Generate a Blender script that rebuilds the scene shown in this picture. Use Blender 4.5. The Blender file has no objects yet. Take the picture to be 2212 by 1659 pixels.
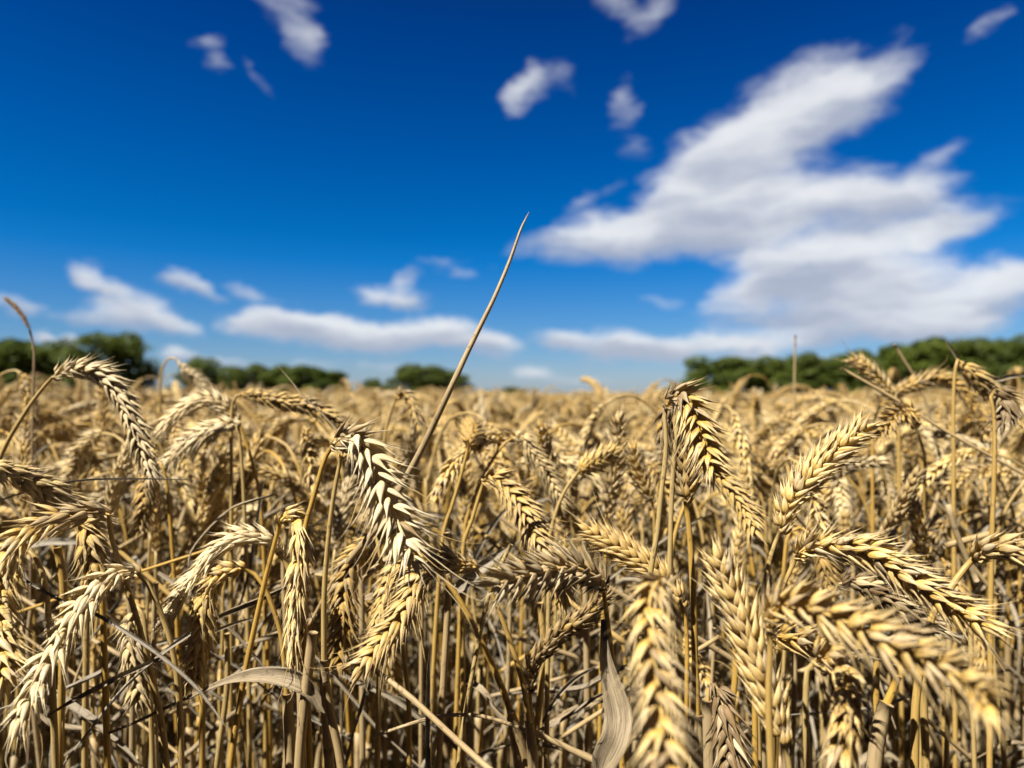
import bpy, math, random
import numpy as np
from mathutils import Vector, Matrix
random.seed(7)
RS = np.random.RandomState(11)
SC = bpy.context.scene
COL = SC.collection
R = math.radians

# ------------------------------------------------------------------ camera
CAM_Z = 0.90
PITCH = R(1.0)
F = 1475.0                      # focal length in units of a 2212 px wide picture
CX, CY = 1106.0, 829.5
cam_d = bpy.data.cameras.new('camera'); cam = bpy.data.objects.new('camera', cam_d); COL.objects.link(cam)
cam.location = (0, 0, CAM_Z); cam.rotation_euler = (R(90) + PITCH, 0, 0)
cam_d.sensor_width = 36.0; cam_d.lens = 36.0 * F / 2212.0
cam_d.clip_start = 0.01; cam_d.clip_end = 5000
cam_d.dof.use_dof = True; cam_d.dof.focus_distance = 0.312; cam_d.dof.aperture_fstop = 7.2
SC.camera = cam
SC.view_settings.view_transform = 'Standard'; SC.view_settings.look = 'None'
SC.view_settings.exposure = 1.38; SC.view_settings.gamma = 1.0
SC.render.engine = 'CYCLES'
SC.cycles.use_denoising = True
SC.cycles.max_bounces = 6; SC.cycles.diffuse_bounces = 2; SC.cycles.glossy_bounces = 2
SC.cycles.transmission_bounces = 4; SC.cycles.transparent_max_bounces = 4

FWD = np.array([0, math.cos(PITCH), math.sin(PITCH)]); UPV = np.array([0, -math.sin(PITCH), math.cos(PITCH)]); RGT = np.array([1.0, 0, 0])
CAM = np.array([0, 0, CAM_Z])
def ray(x, y): return FWD + (x - CX) / F * RGT + (CY - y) / F * UPV
def at(x, y, d): return CAM + d * ray(x, y)      # a pixel of the photograph at a real distance

# ------------------------------------------------------------------ sun and sky
SUN_EL, SUN_AZ = R(54), R(-132)                  # azimuth clockwise from +Y (the view direction)
to_sun = Vector((math.cos(SUN_EL) * math.sin(SUN_AZ), math.cos(SUN_EL) * math.cos(SUN_AZ), math.sin(SUN_EL)))
sd = bpy.data.lights.new('sun', 'SUN'); sd.energy = 4.9; sd.angle = R(0.53); sd.color = (1.0, 0.945, 0.84)
sun = bpy.data.objects.new('sun', sd); COL.objects.link(sun); sun.rotation_euler = to_sun.to_track_quat('Z', 'Y').to_euler()

class NT:
    def __init__(s, nt): s.nt = nt; s.nt.nodes.clear()
    def n(s, t, ins=None, **kw):
        nd = s.nt.nodes.new(t)
        for k, v in kw.items(): setattr(nd, k, v)
        for k, v in (ins or {}).items():
            if isinstance(v, bpy.types.NodeSocket): s.nt.links.new(v, nd.inputs[k])
            else: nd.inputs[k].default_value = v
        return nd
    def m(s, op, a, b=None, c=None, clamp=False):
        ins = {0: a}
        if b is not None: ins[1] = b
        if c is not None: ins[2] = c
        return s.n('ShaderNodeMath', ins, operation=op, use_clamp=clamp).outputs[0]
    def mix(s, f, a, b, bt='MIX'):
        return s.n('ShaderNodeMix', {0: f, 6: a, 7: b}, data_type='RGBA', blend_type=bt).outputs[2]
    def ss(s, v, a, b, c=0.0, d=1.0):
        return s.n('ShaderNodeMapRange', {0: v, 1: a, 2: b, 3: c, 4: d}, interpolation_type='SMOOTHSTEP').outputs[0]
    def ramp(s, f, stops):
        nd = s.n('ShaderNodeValToRGB', {0: f}); cr = nd.color_ramp
        while len(cr.elements) < len(stops): cr.elements.new(0.5)
        for e, (p, c) in zip(cr.elements, stops): e.position = p; e.color = (*c, 1)
        return nd.outputs[0]
def rgb(r, g, b): return (r, g, b, 1)

world = bpy.data.worlds.new('World'); SC.world = world; world.use_nodes = True
w = NT(world.node_tree)
tc = w.n('ShaderNodeTexCoord').outputs['Generated']
sp = w.n('ShaderNodeSeparateXYZ', {0: tc}).outputs
az = w.m('ARCTAN2', sp[0], sp[1])
hyp = w.m('SQRT', w.m('ADD', w.m('MULTIPLY', sp[0], sp[0]), w.m('MULTIPLY', sp[1], sp[1])))
el = w.m('ARCTAN2', sp[2], hyp)
sky = w.n('ShaderNodeTexSky', sky_type='NISHITA', sun_disc=False, sun_elevation=SUN_EL, sun_rotation=SUN_AZ % (2 * math.pi), altitude=100, air_density=1.0, dust_density=0.4, ozone_density=2.0).outputs[0]
el01 = w.m('DIVIDE', el, R(90), clamp=True)
SKYTINT = [(0.0, (0.66, 0.80, 1.16)), (0.02, (0.58, 0.76, 1.12)), (0.054, (0.36, 0.69, 1.10)), (0.121, (0.03, 0.57, 1.17)), (0.145, (0.005, 0.52, 1.10)), (0.214, (0.0, 0.42, 1.02)), (0.318, (0.0, 0.275, 0.82)), (0.42, (0.06, 0.17, 0.38)), (0.7, (0.10, 0.15, 0.24))]  # topmost stops darken the unseen upper sky to cut blue fill light
away = w.ss(w.m('ABSOLUTE', az), R(46), R(80), 1.0, 0.28)  # dims the sky outside the view so less fill reaches the crop
skc = w.mix(1.0, w.mix(1.0, sky, w.ramp(el01, SKYTINT), 'MULTIPLY'), w.n('ShaderNodeCombineXYZ', {0: away, 1: away, 2: away}).outputs[0], 'MULTIPLY')
# clouds: soft lobes placed by compass bearing and height above the horizon, torn by noise
vec = w.n('ShaderNodeCombineXYZ', {0: az, 1: el, 2: 0.0}).outputs[0]
nz1 = w.n('ShaderNodeTexNoise', {'Vector': w.n('ShaderNodeVectorMath', {0: vec, 1: (8.0, 15.0, 1)}, operation='MULTIPLY').outputs[0], 'Scale': 1.0, 'Detail': 6.0, 'Roughness': 0.62})
off = w.n('ShaderNodeVectorMath', {0: nz1.outputs['Color'], 1: (0.5, 0.5, 0.5)}, operation='SUBTRACT').outputs[0]
wv = w.n('ShaderNodeVectorMath', {0: off, 1: (0.095, 0.050, 0), 2: vec}, operation='MULTIPLY_ADD').outputs[0]
CLOUDS = [ # x, y, half width, half height (picture units), tilt deg, density
 (1820,215,130,80,12,1.2),(1690,280,170,110,30,1.25),(1540,370,180,100,35,1.2),(1300,515,200,42,5,1.05),(1450,490,240,75,3,1.15),(1640,450,260,95,5,1.2),
 (1800,430,230,55,2,.9),(1910,440,190,65,2,.9),(2030,500,150,50,12,1.0),(1850,520,230,60,5,1.05),(1700,555,200,50,0,1.0),(1935,150,45,55,30,.5),(2010,350,80,30,20,.42),(2060,400,60,20,10,.35),
 (1640,625,150,45,15,1.05),(1790,620,220,65,2,1.1),(1920,590,220,50,0,1.0),(1980,650,260,60,2,1.15),(2180,600,120,45,5,1.05),(1780,695,280,45,-3,1.0),(2050,690,190,45,5,1.0),(1700,745,230,25,0,.8),(1950,720,220,26,0,.75),
 (630,30,40,50,-60,.40),(655,85,50,40,-50,.58),(600,5,50,20,-20,.40),(440,95,18,40,-65,.48),(470,130,40,20,-40,.42),(555,165,45,15,-45,.45),
 (1120,215,60,34,40,.72),(1160,180,40,42,60,.72),(1215,170,26,40,35,.42),(1335,215,26,50,10,.40),(1350,270,26,36,-30,.36),(1365,325,40,28,20,.48),(1270,428,50,20,30,.48),(1320,405,40,14,30,.40),
 (1330,15,50,26,-20,.42),(1380,40,44,30,30,.50),(1420,5,40,24,20,.42),(2120,62,50,16,30,.44),(2165,38,30,12,20,.36),(1060,570,18,14,0,.3),
 (960,560,60,24,10,.50),(1000,590,40,20,-20,.42),(800,640,70,22,-5,.75),(870,645,70,28,5,.8),(890,598,40,22,40,.48),
 (185,598,70,28,-14,.95),(240,622,80,28,-12,.95),(380,600,55,24,-12,.72),(430,618,45,18,-12,.62),(475,640,30,12,-5,.5),(545,632,60,20,-18,.58),(620,650,50,10,0,.35),
 (270,672,110,34,4,1.05),(350,695,110,22,-8,1.0),(190,690,100,16,0,.7),(60,660,70,24,-5,.72),(10,640,60,20,0,.55),(220,565,50,14,-10,.36),
 (560,698,80,34,-3,1.1),(640,708,120,34,-3,1.15),(740,722,130,32,-3,1.1),(860,732,130,30,2,1.1),(960,724,110,34,0,1.15),(1050,742,90,28,-5,1.05),
 (1225,738,90,24,-8,1.0),(1330,752,130,32,-3,1.1),(1440,758,100,26,0,1.0),(1530,742,100,26,0,1.05),(1620,750,90,22,0,.85),
 (1440,645,55,16,-8,.55),(150,735,44,16,0,1.0),(95,726,32,14,0,.95),(400,765,60,22,-3,.8),(480,775,90,14,-3,.65),(1150,805,70,16,0,.75),(1220,822,110,14,0,.55),(700,785,110,14,0,.5),(850,790,90,14,0,.5),(1700,785,250,14,0,.5),
]
def azel(x, y):
    v = ray(x, y); return math.atan2(v[0], v[1]), math.atan2(v[2], math.hypot(v[0], v[1]))
acc = None
for ci, (x, y, rx, ry, tilt, st) in enumerate(CLOUDS):
    if ci % 8 == 0 and ci: wc = w.n('ShaderNodeVectorMath', {0: acc, 1: (1e-7, 1e-7, 0), 2: wv}, operation='MULTIPLY_ADD').outputs[0]
    elif ci == 0: wc = wv
    a0, e0 = azel(x, y); ca = math.cos(a0)
    sx = rx / F * ca * ca / max(math.cos(e0), .8); sy = ry / F * ca
    mp = w.n('ShaderNodeMapping', {'Vector': wc, 'Location': (a0, e0, 0), 'Rotation': (0, 0, R(tilt)), 'Scale': (sx * (1.9 if st < .6 else 1.5), sy * (1.9 if st < .6 else 1.55 if y < 560 else 1.95), 1)}, vector_type='TEXTURE').outputs[0]
    ln = w.n('ShaderNodeVectorMath', {0: mp}, operation='LENGTH').outputs['Value']
    b = w.ss(ln, 0.0, 1.0, st * (1.2 if st < .6 and y < 450 else 1.0), 0.0)
    y_ = w.n('ShaderNodeSeparateXYZ', {0: mp}).outputs[1]
    v3 = w.n('ShaderNodeCombineXYZ', {0: w.m('POWER', b, 3.0), 1: w.m('MULTIPLY', b, y_), 2: b}).outputs[0]
    acc = v3 if acc is None else w.n('ShaderNodeVectorMath', {0: acc, 1: v3}, operation='ADD').outputs[0]
ac = w.n('ShaderNodeSeparateXYZ', {0: acc}).outputs
dens = w.m('MAXIMUM', w.m('POWER', ac[0], 1 / 3.0), w.ss(w.m('ABSOLUTE', az), R(50), R(80), 0.0, 0.10)); num, den = ac[1], ac[2]  # adds faint unseen cloud beside and behind the view for neutral fill light
nz2 = w.n('ShaderNodeTexNoise', {'Vector': w.n('ShaderNodeVectorMath', {0: wv, 1: (10.0, 22.0, 1)}, operation='MULTIPLY').outputs[0], 'Scale': 1.0, 'Detail': 7.0, 'Roughness': 0.62}).outputs[0]
dd = w.m('ADD', dens, w.m('MULTIPLY', w.m('SUBTRACT', nz2, 0.5), w.m('MULTIPLY', w.ss(dens, 0.0, 0.30), w.ss(dens, 0.7, 1.2, 1.3, 0.8))))
alpha = w.m('MULTIPLY', w.ss(dd, 0.18, 1.02), 0.94)
# lit tops, greyer undersides: compare the density with that a little higher up
nz3 = w.n('ShaderNodeTexNoise', {'Vector': w.n('ShaderNodeVectorMath', {0: wv, 1: (6.0, 24.0, 1)}, operation='MULTIPLY').outputs[0], 'Scale': 1.0, 'Detail': 3.0, 'Roughness': 0.5}).outputs[0]
shade = w.m('DIVIDE', num, w.m('ADD', den, 0.02))
lit = w.ss(w.m('ADD', w.m('MULTIPLY', w.m('SUBTRACT', nz3, 0.5), 2.6), w.m('MULTIPLY', shade, 1.5)), -0.65, 0.6)
cc = w.mix(lit, rgb(0.46, 0.51, 0.63), rgb(0.90, 0.92, 0.95))
bg1 = w.n('ShaderNodeBackground', {0: skc, 1: 0.0354}).outputs[0]
bg2 = w.n('ShaderNodeBackground', {0: cc, 1: 0.362}).outputs[0]
ms = w.n('ShaderNodeMixShader', {0: alpha, 1: bg1, 2: bg2}).outputs[0]
w.n('ShaderNodeOutputWorld', {0: ms})
world.cycles.sampling_method = 'MANUAL'; world.cycles.sample_map_resolution = 512

# ------------------------------------------------------------------ materials
def new_mat(name):
    m = bpy.data.materials.new(name); m.use_nodes = True; return m, NT(m.node_tree)
def finish(t, col, rough, spec, trans, bump=None, tcol=None, tilt=None):
    ins = {'Base Color': col, 'Roughness': rough, 'Specular IOR Level': spec}
    if bump is not None: ins['Normal'] = bump
    p = t.n('ShaderNodeBsdfPrincipled', ins).outputs[0]
    if trans > 0:
        tr = t.n('ShaderNodeBsdfTranslucent', {0: tcol if tcol is not None else col}).outputs[0]
        p = t.n('ShaderNodeMixShader', {0: trans, 1: p, 2: tr}).outputs[0]
    t.n('ShaderNodeOutputMaterial', {0: p})
def uvs(t):
    u = t.n('ShaderNodeSeparateXYZ', {0: t.n('ShaderNodeUVMap', uv_map='UVMap').outputs[0]}).outputs
    return u[0], u[1]
def husk_material():
    m, t = new_mat('wheat_husk')
    u, v = uvs(t)
    tone = t.n('ShaderNodeAttribute', attribute_name='tone').outputs['Fac']
    rnd = t.n('ShaderNodeObjectInfo').outputs['Random']
    gold = t.mix(rnd, rgb(0.62, 0.345, 0.042), rgb(0.64, 0.425, 0.095))
    cream = t.mix(rnd, rgb(0.76, 0.515, 0.175), rgb(0.79, 0.61, 0.30))
    c = t.mix(t.ss(u, 0.08, 0.62), gold, cream)
    grey = t.mix(t.m('FRACT', t.m('MULTIPLY', tone, 7.3)), rgb(0.32, 0.215, 0.10), rgb(0.62, 0.51, 0.36))
    wx = t.m('MULTIPLY', t.ss(t.m('ADD', t.m('MULTIPLY', tone, 1.0), t.m('MULTIPLY', u, 0.45)), 0.72, 1.20), 0.85)
    c = t.mix(wx, c, grey)
    cv = t.n('ShaderNodeCombineXYZ', {0: t.m('MULTIPLY', u, 2.2), 1: t.m('MULTIPLY', v, 7.0), 2: t.m('MULTIPLY', tone, 37.0)}).outputs[0]
    st = t.n('ShaderNodeTexNoise', {'Vector': cv, 'Scale': 1.0, 'Detail': 2.5, 'Roughness': 0.6}).outputs[0]
    c = t.mix(t.ss(tone, 1.0, 1.8, 0.0, 0.9), c, rgb(0.13, 0.075, 0.033))
    c = t.mix(t.ss(st, 0.50, 0.66, 0.0, 0.75), c, rgb(0.24, 0.14, 0.055))
    c = t.mix(t.ss(st, 0.46, 0.30, 0.0, 0.35), c, rgb(0.78, 0.66, 0.45))
    c = t.mix(t.ss(t.m('ABSOLUTE', t.m('SUBTRACT', v, 0.5)), 0.13, 0.0, 0.0, 0.45), c, rgb(0.80, 0.70, 0.50))
    c = t.mix(t.ss(v, 0.10, 0.0, 0.0, 0.5), c, rgb(0.36, 0.25, 0.10))
    # rust and sooty specks of an over-ripe crop
    ob = t.n('ShaderNodeTexCoord').outputs['Object']
    sk = t.n('ShaderNodeTexNoise', {'Vector': ob, 'Scale': 480.0, 'Detail': 4.0, 'Roughness': 0.65}).outputs[0]
    c = t.mix(t.ss(sk, 0.57, 0.67, 0.0, 0.7), c, rgb(0.16, 0.09, 0.04))
    bp = t.n('ShaderNodeBump', {'Strength': 0.55, 'Distance': 0.0005, 'Height': st}).outputs[0]
    r2 = t.m('FRACT', t.m('MULTIPLY', rnd, 17.3))
    c = t.mix(t.m('MULTIPLY', t.ss(r2, 0.55, 0.95, 0.0, 0.50), t.ss(tone, 0.95, 1.25, 1.0, 0.0)), c, rgb(0.66, 0.57, 0.42))
    c = t.mix(t.ss(r2, 0.30, 0.05, 0.0, 0.40), c, rgb(0.40, 0.25, 0.09))
    br = t.m('MULTIPLY_ADD', rnd, 0.34, 0.70)
    c = t.mix(1.0, c, t.n('ShaderNodeCombineXYZ', {0: br, 1: br, 2: t.m('MULTIPLY', br, 0.95)}).outputs[0], 'MULTIPLY')
    finish(t, c, 0.55, 0.35, 0.18, bp)
    return m
def stem_material(name, a, b, dark, spec=0.45, rough=0.45):
    m, t = new_mat(name)
    u, v = uvs(t)
    rnd = t.n('ShaderNodeObjectInfo').outputs['Random']
    c = t.mix(rnd, rgb(*a), rgb(*b))
    cv = t.n('ShaderNodeCombineXYZ', {0: t.m('MULTIPLY', u, 14.0), 1: t.m('MULTIPLY', v, 9.0), 2: t.m('MULTIPLY', rnd, 31.0)}).outputs[0]
    st = t.n('ShaderNodeTexNoise', {'Vector': cv, 'Scale': 1.0, 'Detail': 3.0, 'Roughness': 0.65}).outputs[0]
    c = t.mix(t.ss(st, 0.48, 0.72, 0.0, 0.65), c, rgb(*dark))
    cv2 = t.n('ShaderNodeCombineXYZ', {0: t.m('MULTIPLY', u, 60.0), 1: t.m('MULTIPLY', v, 3.0), 2: t.m('MULTIPLY', rnd, 13.0)}).outputs[0]
    sp2 = t.n('ShaderNodeTexNoise', {'Vector': cv2, 'Scale': 1.0, 'Detail': 2.0}).outputs[0]
    c = t.mix(t.ss(sp2, 0.62, 0.72, 0.0, 0.7), c, rgb(0.13, 0.085, 0.05))
    bp = t.n('ShaderNodeBump', {'Strength': 0.4, 'Distance': 0.0004, 'Height': st}).outputs[0]
    c = t.mix(1.0, c, rgb(0.60, 0.56, 0.48), 'MULTIPLY')
    finish(t, c, rough, spec, 0.05, bp)
    return m
def leaf_material():
    m, t = new_mat('dry_wheat_leaf')
    u, v = uvs(t)
    rnd = t.n('ShaderNodeObjectInfo').outputs['Random']
    c = t.mix(rnd, rgb(0.54, 0.41, 0.235), rgb(0.51, 0.46, 0.38))
    cv = t.n('ShaderNodeCombineXYZ', {0: t.m('MULTIPLY', u, 7.0), 1: t.m('MULTIPLY', v, 36.0), 2: t.m('MULTIPLY', rnd, 31.0)}).outputs[0]
    st = t.n('ShaderNodeTexNoise', {'Vector': cv, 'Scale': 1.0, 'Detail': 3.0, 'Roughness': 0.65}).outputs[0]
    c = t.mix(t.ss(st, 0.46, 0.62, 0.0, 0.8), c, rgb(0.20, 0.15, 0.09))
    c = t.mix(t.ss(st, 0.45, 0.28, 0.0, 0.5), c, rgb(0.70, 0.63, 0.48))
    ob = t.n('ShaderNodeTexCoord').outputs['Object']
    lk = t.n('ShaderNodeTexNoise', {'Vector': ob, 'Scale': 260.0, 'Detail': 4.0, 'Roughness': 0.65}).outputs[0]
    c = t.mix(t.ss(lk, 0.56, 0.70, 0.0, 0.75), c, rgb(0.17, 0.12, 0.07))
    bp = t.n('ShaderNodeBump', {'Strength': 0.7, 'Distance': 0.0006, 'Height': st}).outputs[0]
    c = t.mix(1.0, c, rgb(0.58, 0.57, 0.55), 'MULTIPLY')
    finish(t, c, 0.5, 0.4, 0.12, bp)
    return m
M_HUSK = husk_material()
M_STEM = stem_material('golden_stem', (0.66, 0.42, 0.085), (0.62, 0.49, 0.24), (0.36, 0.22, 0.08))
M_SHEATH = stem_material('straw_sheath', (0.60, 0.455, 0.25), (0.52, 0.42, 0.27), (0.30, 0.21, 0.11), 0.35, 0.55)
M_LEAF = leaf_material()
def plain(name, build):
    m, t = new_mat(name); build(t); return m
def _grass(t):
    rnd = t.n('ShaderNodeObjectInfo').outputs['Random']
    u, v = uvs(t)
    tone = t.n('ShaderNodeAttribute', attribute_name='tone').outputs['Fac']
    c = t.mix(tone, rgb(0.20, 0.13, 0.08), rgb(0.32, 0.22, 0.13))
    finish(t, c, 0.7, 0.2, 0.1)
M_GRASSHEAD = plain('brown_grass_head', _grass)
def _soil(t):
    ob = t.n('ShaderNodeTexCoord').outputs['Object']
    n1 = t.n('ShaderNodeTexNoise', {'Vector': ob, 'Scale': 22.0, 'Detail': 6.0, 'Roughness': 0.7}).outputs[0]
    n2 = t.n('ShaderNodeTexNoise', {'Vector': ob, 'Scale': 3.0, 'Detail': 3.0}).outputs[0]
    c = t.mix(n1, rgb(0.05, 0.033, 0.02), rgb(0.13, 0.09, 0.055))
    c = t.mix(t.ss(n2, 0.5, 0.65, 0, 0.5), c, rgb(0.09, 0.085, 0.03))
    bp = t.n('ShaderNodeBump', {'Strength': 1.0, 'Distance': 0.02, 'Height': n1}).outputs[0]
    finish(t, c, 0.95, 0.1, 0, bp)
M_SOIL = plain('field_soil', _soil)
def _foliage(t):
    rnd = t.n('ShaderNodeObjectInfo').outputs['Random']
    tone = t.n('ShaderNodeAttribute', attribute_name='tone').outputs['Fac']
    c = t.mix(tone, rgb(0.035, 0.068, 0.010), rgb(0.120, 0.170, 0.026))
    c = t.mix(t.m('MULTIPLY', rnd, 0.5), c, rgb(0.060, 0.080, 0.018))
    c = t.mix(1.0, c, rgb(0.85, 0.78, 0.62), 'MULTIPLY')
    finish(t, c, 0.6, 0.2, 0.25)
M_FOLIAGE = plain('tree_foliage', _foliage)
def _bark(t):
    ob = t.n('ShaderNodeTexCoord').outputs['Object']
    n1 = t.n('ShaderNodeTexNoise', {'Vector': ob, 'Scale': 6.0, 'Detail': 5.0}).outputs[0]
    finish(t, t.mix(n1, rgb(0.05, 0.04, 0.03), rgb(0.16, 0.13, 0.10)), 0.9, 0.1, 0)
M_BARK = plain('tree_bark', _bark)
def _weed(t):
    tone = t.n('ShaderNodeAttribute', attribute_name='tone').outputs['Fac']
    finish(t, t.mix(tone, rgb(0.05, 0.10, 0.015), rgb(0.16, 0.18, 0.04)), 0.6, 0.3, 0.2)
M_WEED = plain('green_weed', _weed)
MATS = [M_HUSK, M_STEM, M_SHEATH, M_LEAF]

# ------------------------------------------------------------------ mesh pieces
class MB:
    """collects vertices, quads, uv (per vertex), tone and material index"""
    def __init__(s): s.v = []; s.f = []; s.uv = []; s.t = []; s.mi = []; s.n = 0
    def add(s, v, f, uv, tone, mi=0):
        v = np.asarray(v, float).reshape(-1, 3); f = np.asarray(f, int)
        s.v.append(v); s.f.append(f + s.n); s.uv.append(np.asarray(uv, float).reshape(-1, 2))
        s.t.append(np.broadcast_to(np.asarray(tone, float), (len(v),)).copy()); s.mi.append(np.full(len(f), mi)); s.n += len(v)
    def arrays(s):
        return np.concatenate(s.v), np.concatenate(s.f), np.concatenate(s.uv), np.concatenate(s.t), np.concatenate(s.mi)
    def mesh(s, name, mats, origin=None):
        V, Fc, UV, T, MI = s.arrays()
        if origin is not None: V = V - np.asarray(origin)
        return make_mesh(name, V, Fc, UV, T, MI, mats)
    def obj(s, name, mats, parent=None, origin=None):
        me = s.mesh(name, mats, origin)
        o = bpy.data.objects.new(name, me); COL.objects.link(o)
        if parent is not None: o.parent = parent
        elif origin is not None: o.location = origin
        return o
def make_mesh(name, V, Fc, UV, T, MI, mats):
    me = bpy.data.meshes.new(name)
    me.vertices.add(len(V)); me.vertices.foreach_set('co', V.astype(np.float32).ravel())
    nf = len(Fc); k = Fc.shape[1] if nf else 4
    me.loops.add(nf * k); me.loops.foreach_set('vertex_index', Fc.astype(np.int32).ravel())
    me.polygons.add(nf); me.polygons.foreach_set('loop_start', np.arange(0, nf * k, k, dtype=np.int32))
    me.polygons.foreach_set('loop_total', np.full(nf, k, dtype=np.int32))
    me.polygons.foreach_set('material_index', MI.astype(np.int32)); me.polygons.foreach_set('use_smooth', np.ones(nf, dtype=bool))
    ul = me.uv_layers.new(name='UVMap'); ul.data.foreach_set('uv', UV[Fc.ravel()].astype(np.float32).ravel())
    at_ = me.attributes.new('tone', 'FLOAT', 'POINT'); at_.data.foreach_set('value', T.astype(np.float32))
    for m in mats: me.materials.append(m)
    me.update(calc_edges=True)
    return me

def husk_template(rings, sides):
    """pointed boat-shaped husk, length 1 along z, half width 1 in x, outer bulge 1 in y"""
    full = [(0, .25), (.06, .60), (.16, .92), (.30, 1.0), (.44, .94), (.58, .74), (.71, .47), (.84, .22), (1.0, .09), (1.22, .015)]
    low = [(0, .3), (.2, .95), (.5, .9), (.8, .42), (1.1, .03)]
    sharp = [(0, .3), (.06, .66), (.15, .95), (.26, 1.0), (.38, .84), (.51, .60), (.65, .38), (.82, .21), (1.03, .10), (1.42, .012)]
    pr = full if rings == 'full' else sharp if rings == 'sharp' else low
    v, uv = [], []
    for (z, w_) in pr:
        for k in range(sides):
            a = 2 * math.pi * k / sides + math.pi / 2
            x = math.cos(a); y = math.sin(a)
            y = y * (1.0 if y > 0 else 0.45)
            if k == 0: y *= 1.16
            yo = 0.35 * math.sin(math.pi * min(z, 1) * .9) + (0.25 * max(0, z - .75) * 4 if z > .75 else 0)
            v.append((x * w_, y * w_ + yo, z)); uv.append((z / 1.22, abs(((a - math.pi / 2) / math.pi + 1) % 2 - 1)))
    f = []
    n = len(pr)
    for r in range(n - 1):
        for k in range(sides):
            k2 = (k + 1) % sides
            f.append((r * sides + k, r * sides + k2, (r + 1) * sides + k2, (r + 1) * sides + k))
    return np.array(v), np.array(f), np.array(uv)
T_FULL = husk_template('full', 8); T_SHARP = husk_template('sharp', 8); T_SHARP6 = husk_template('sharp', 6); T_LOW = husk_template('low', 4); T_MID = husk_template('full', 6)

def unit(v): return v / (np.linalg.norm(v, axis=-1, keepdims=True) + 1e-12)
def spline(P, step):
    """Catmull-Rom through P, resampled evenly at about `step`"""
    P = np.asarray(P, float)
    if len(P) == 2: P = np.array([P[0], (P[0] + P[1]) / 2, P[1]])
    Q = np.vstack([2 * P[0] - P[1], P, 2 * P[-1] - P[-2]])
    out = []
    for i in range(1, len(Q) - 2):
        for s in np.linspace(0, 1, 12, endpoint=False):
            a, b, c, d = Q[i - 1], Q[i], Q[i + 1], Q[i + 2]
            out.append(0.5 * ((2 * b) + (-a + c) * s + (2 * a - 5 * b + 4 * c - d) * s * s + (-a + 3 * b - 3 * c + d) * s ** 3))
    out.append(Q[-2]); out = np.array(out)
    L = np.concatenate([[0], np.cumsum(np.linalg.norm(np.diff(out, axis=0), axis=1))])
    n = max(3, int(round(L[-1] / step)) + 1)
    s = np.linspace(0, L[-1], n)
    return np.stack([np.interp(s, L, out[:, k]) for k in range(3)], 1), L[-1]
def frames(P, ref):
    T = unit(np.gradient(P, axis=0))
    n = ref - np.dot(ref, T[0]) * T[0]
    if np.linalg.norm(n) < 1e-4: n = np.cross(T[0], [0.3, 0.2, 0.9])
    N = [n / np.linalg.norm(n)]
    for i in range(1, len(P)):
        n = N[-1] - np.dot(N[-1], T[i]) * T[i]; N.append(n / (np.linalg.norm(n) + 1e-12))
    return T, np.array(N)
def tube(mb, P, rad, sides=8, tone=0.5, mi=0, ref=(0.1, -1, 0.2), flat=1.0, ulen=None):
    P = np.asarray(P, float); n = len(P); rad = np.broadcast_to(rad, (n,))
    T, N = frames(P, np.array(ref, float)); B = np.cross(T, N)
    a = np.arange(sides) * 2 * math.pi / sides
    V = P[:, None] + rad[:, None, None] * (np.cos(a)[None, :, None] * N[:, None] * flat + np.sin(a)[None, :, None] * B[:, None])
    L = np.concatenate([[0], np.cumsum(np.linalg.norm(np.diff(P, axis=0), axis=1))])
    uv = np.stack([np.repeat(L * 4, sides).reshape(n, sides), np.tile(np.abs(((a / math.pi) + 1) % 2 - 1), (n, 1))], 2)
    i = np.arange(n - 1)[:, None] * sides; k = np.arange(sides)[None]; k2 = (k + 1) % sides
    Fc = np.stack([i + k, i + k2, i + sides + k2, i + sides + k], 2).reshape(-1, 4)
    mb.add(V, Fc, uv, tone, mi)
    # end caps as quads fans (degenerate-free for even side counts)
    for base in (0, (n - 1) * sides):
        c = [(base + 0, base + j, base + j + 1, base + j + 2) for j in range(1, sides - 2, 2)]
        if c: mb.f.append(np.array(c) + mb.n - n * sides); mb.mi.append(np.full(len(c), mi))

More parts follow.
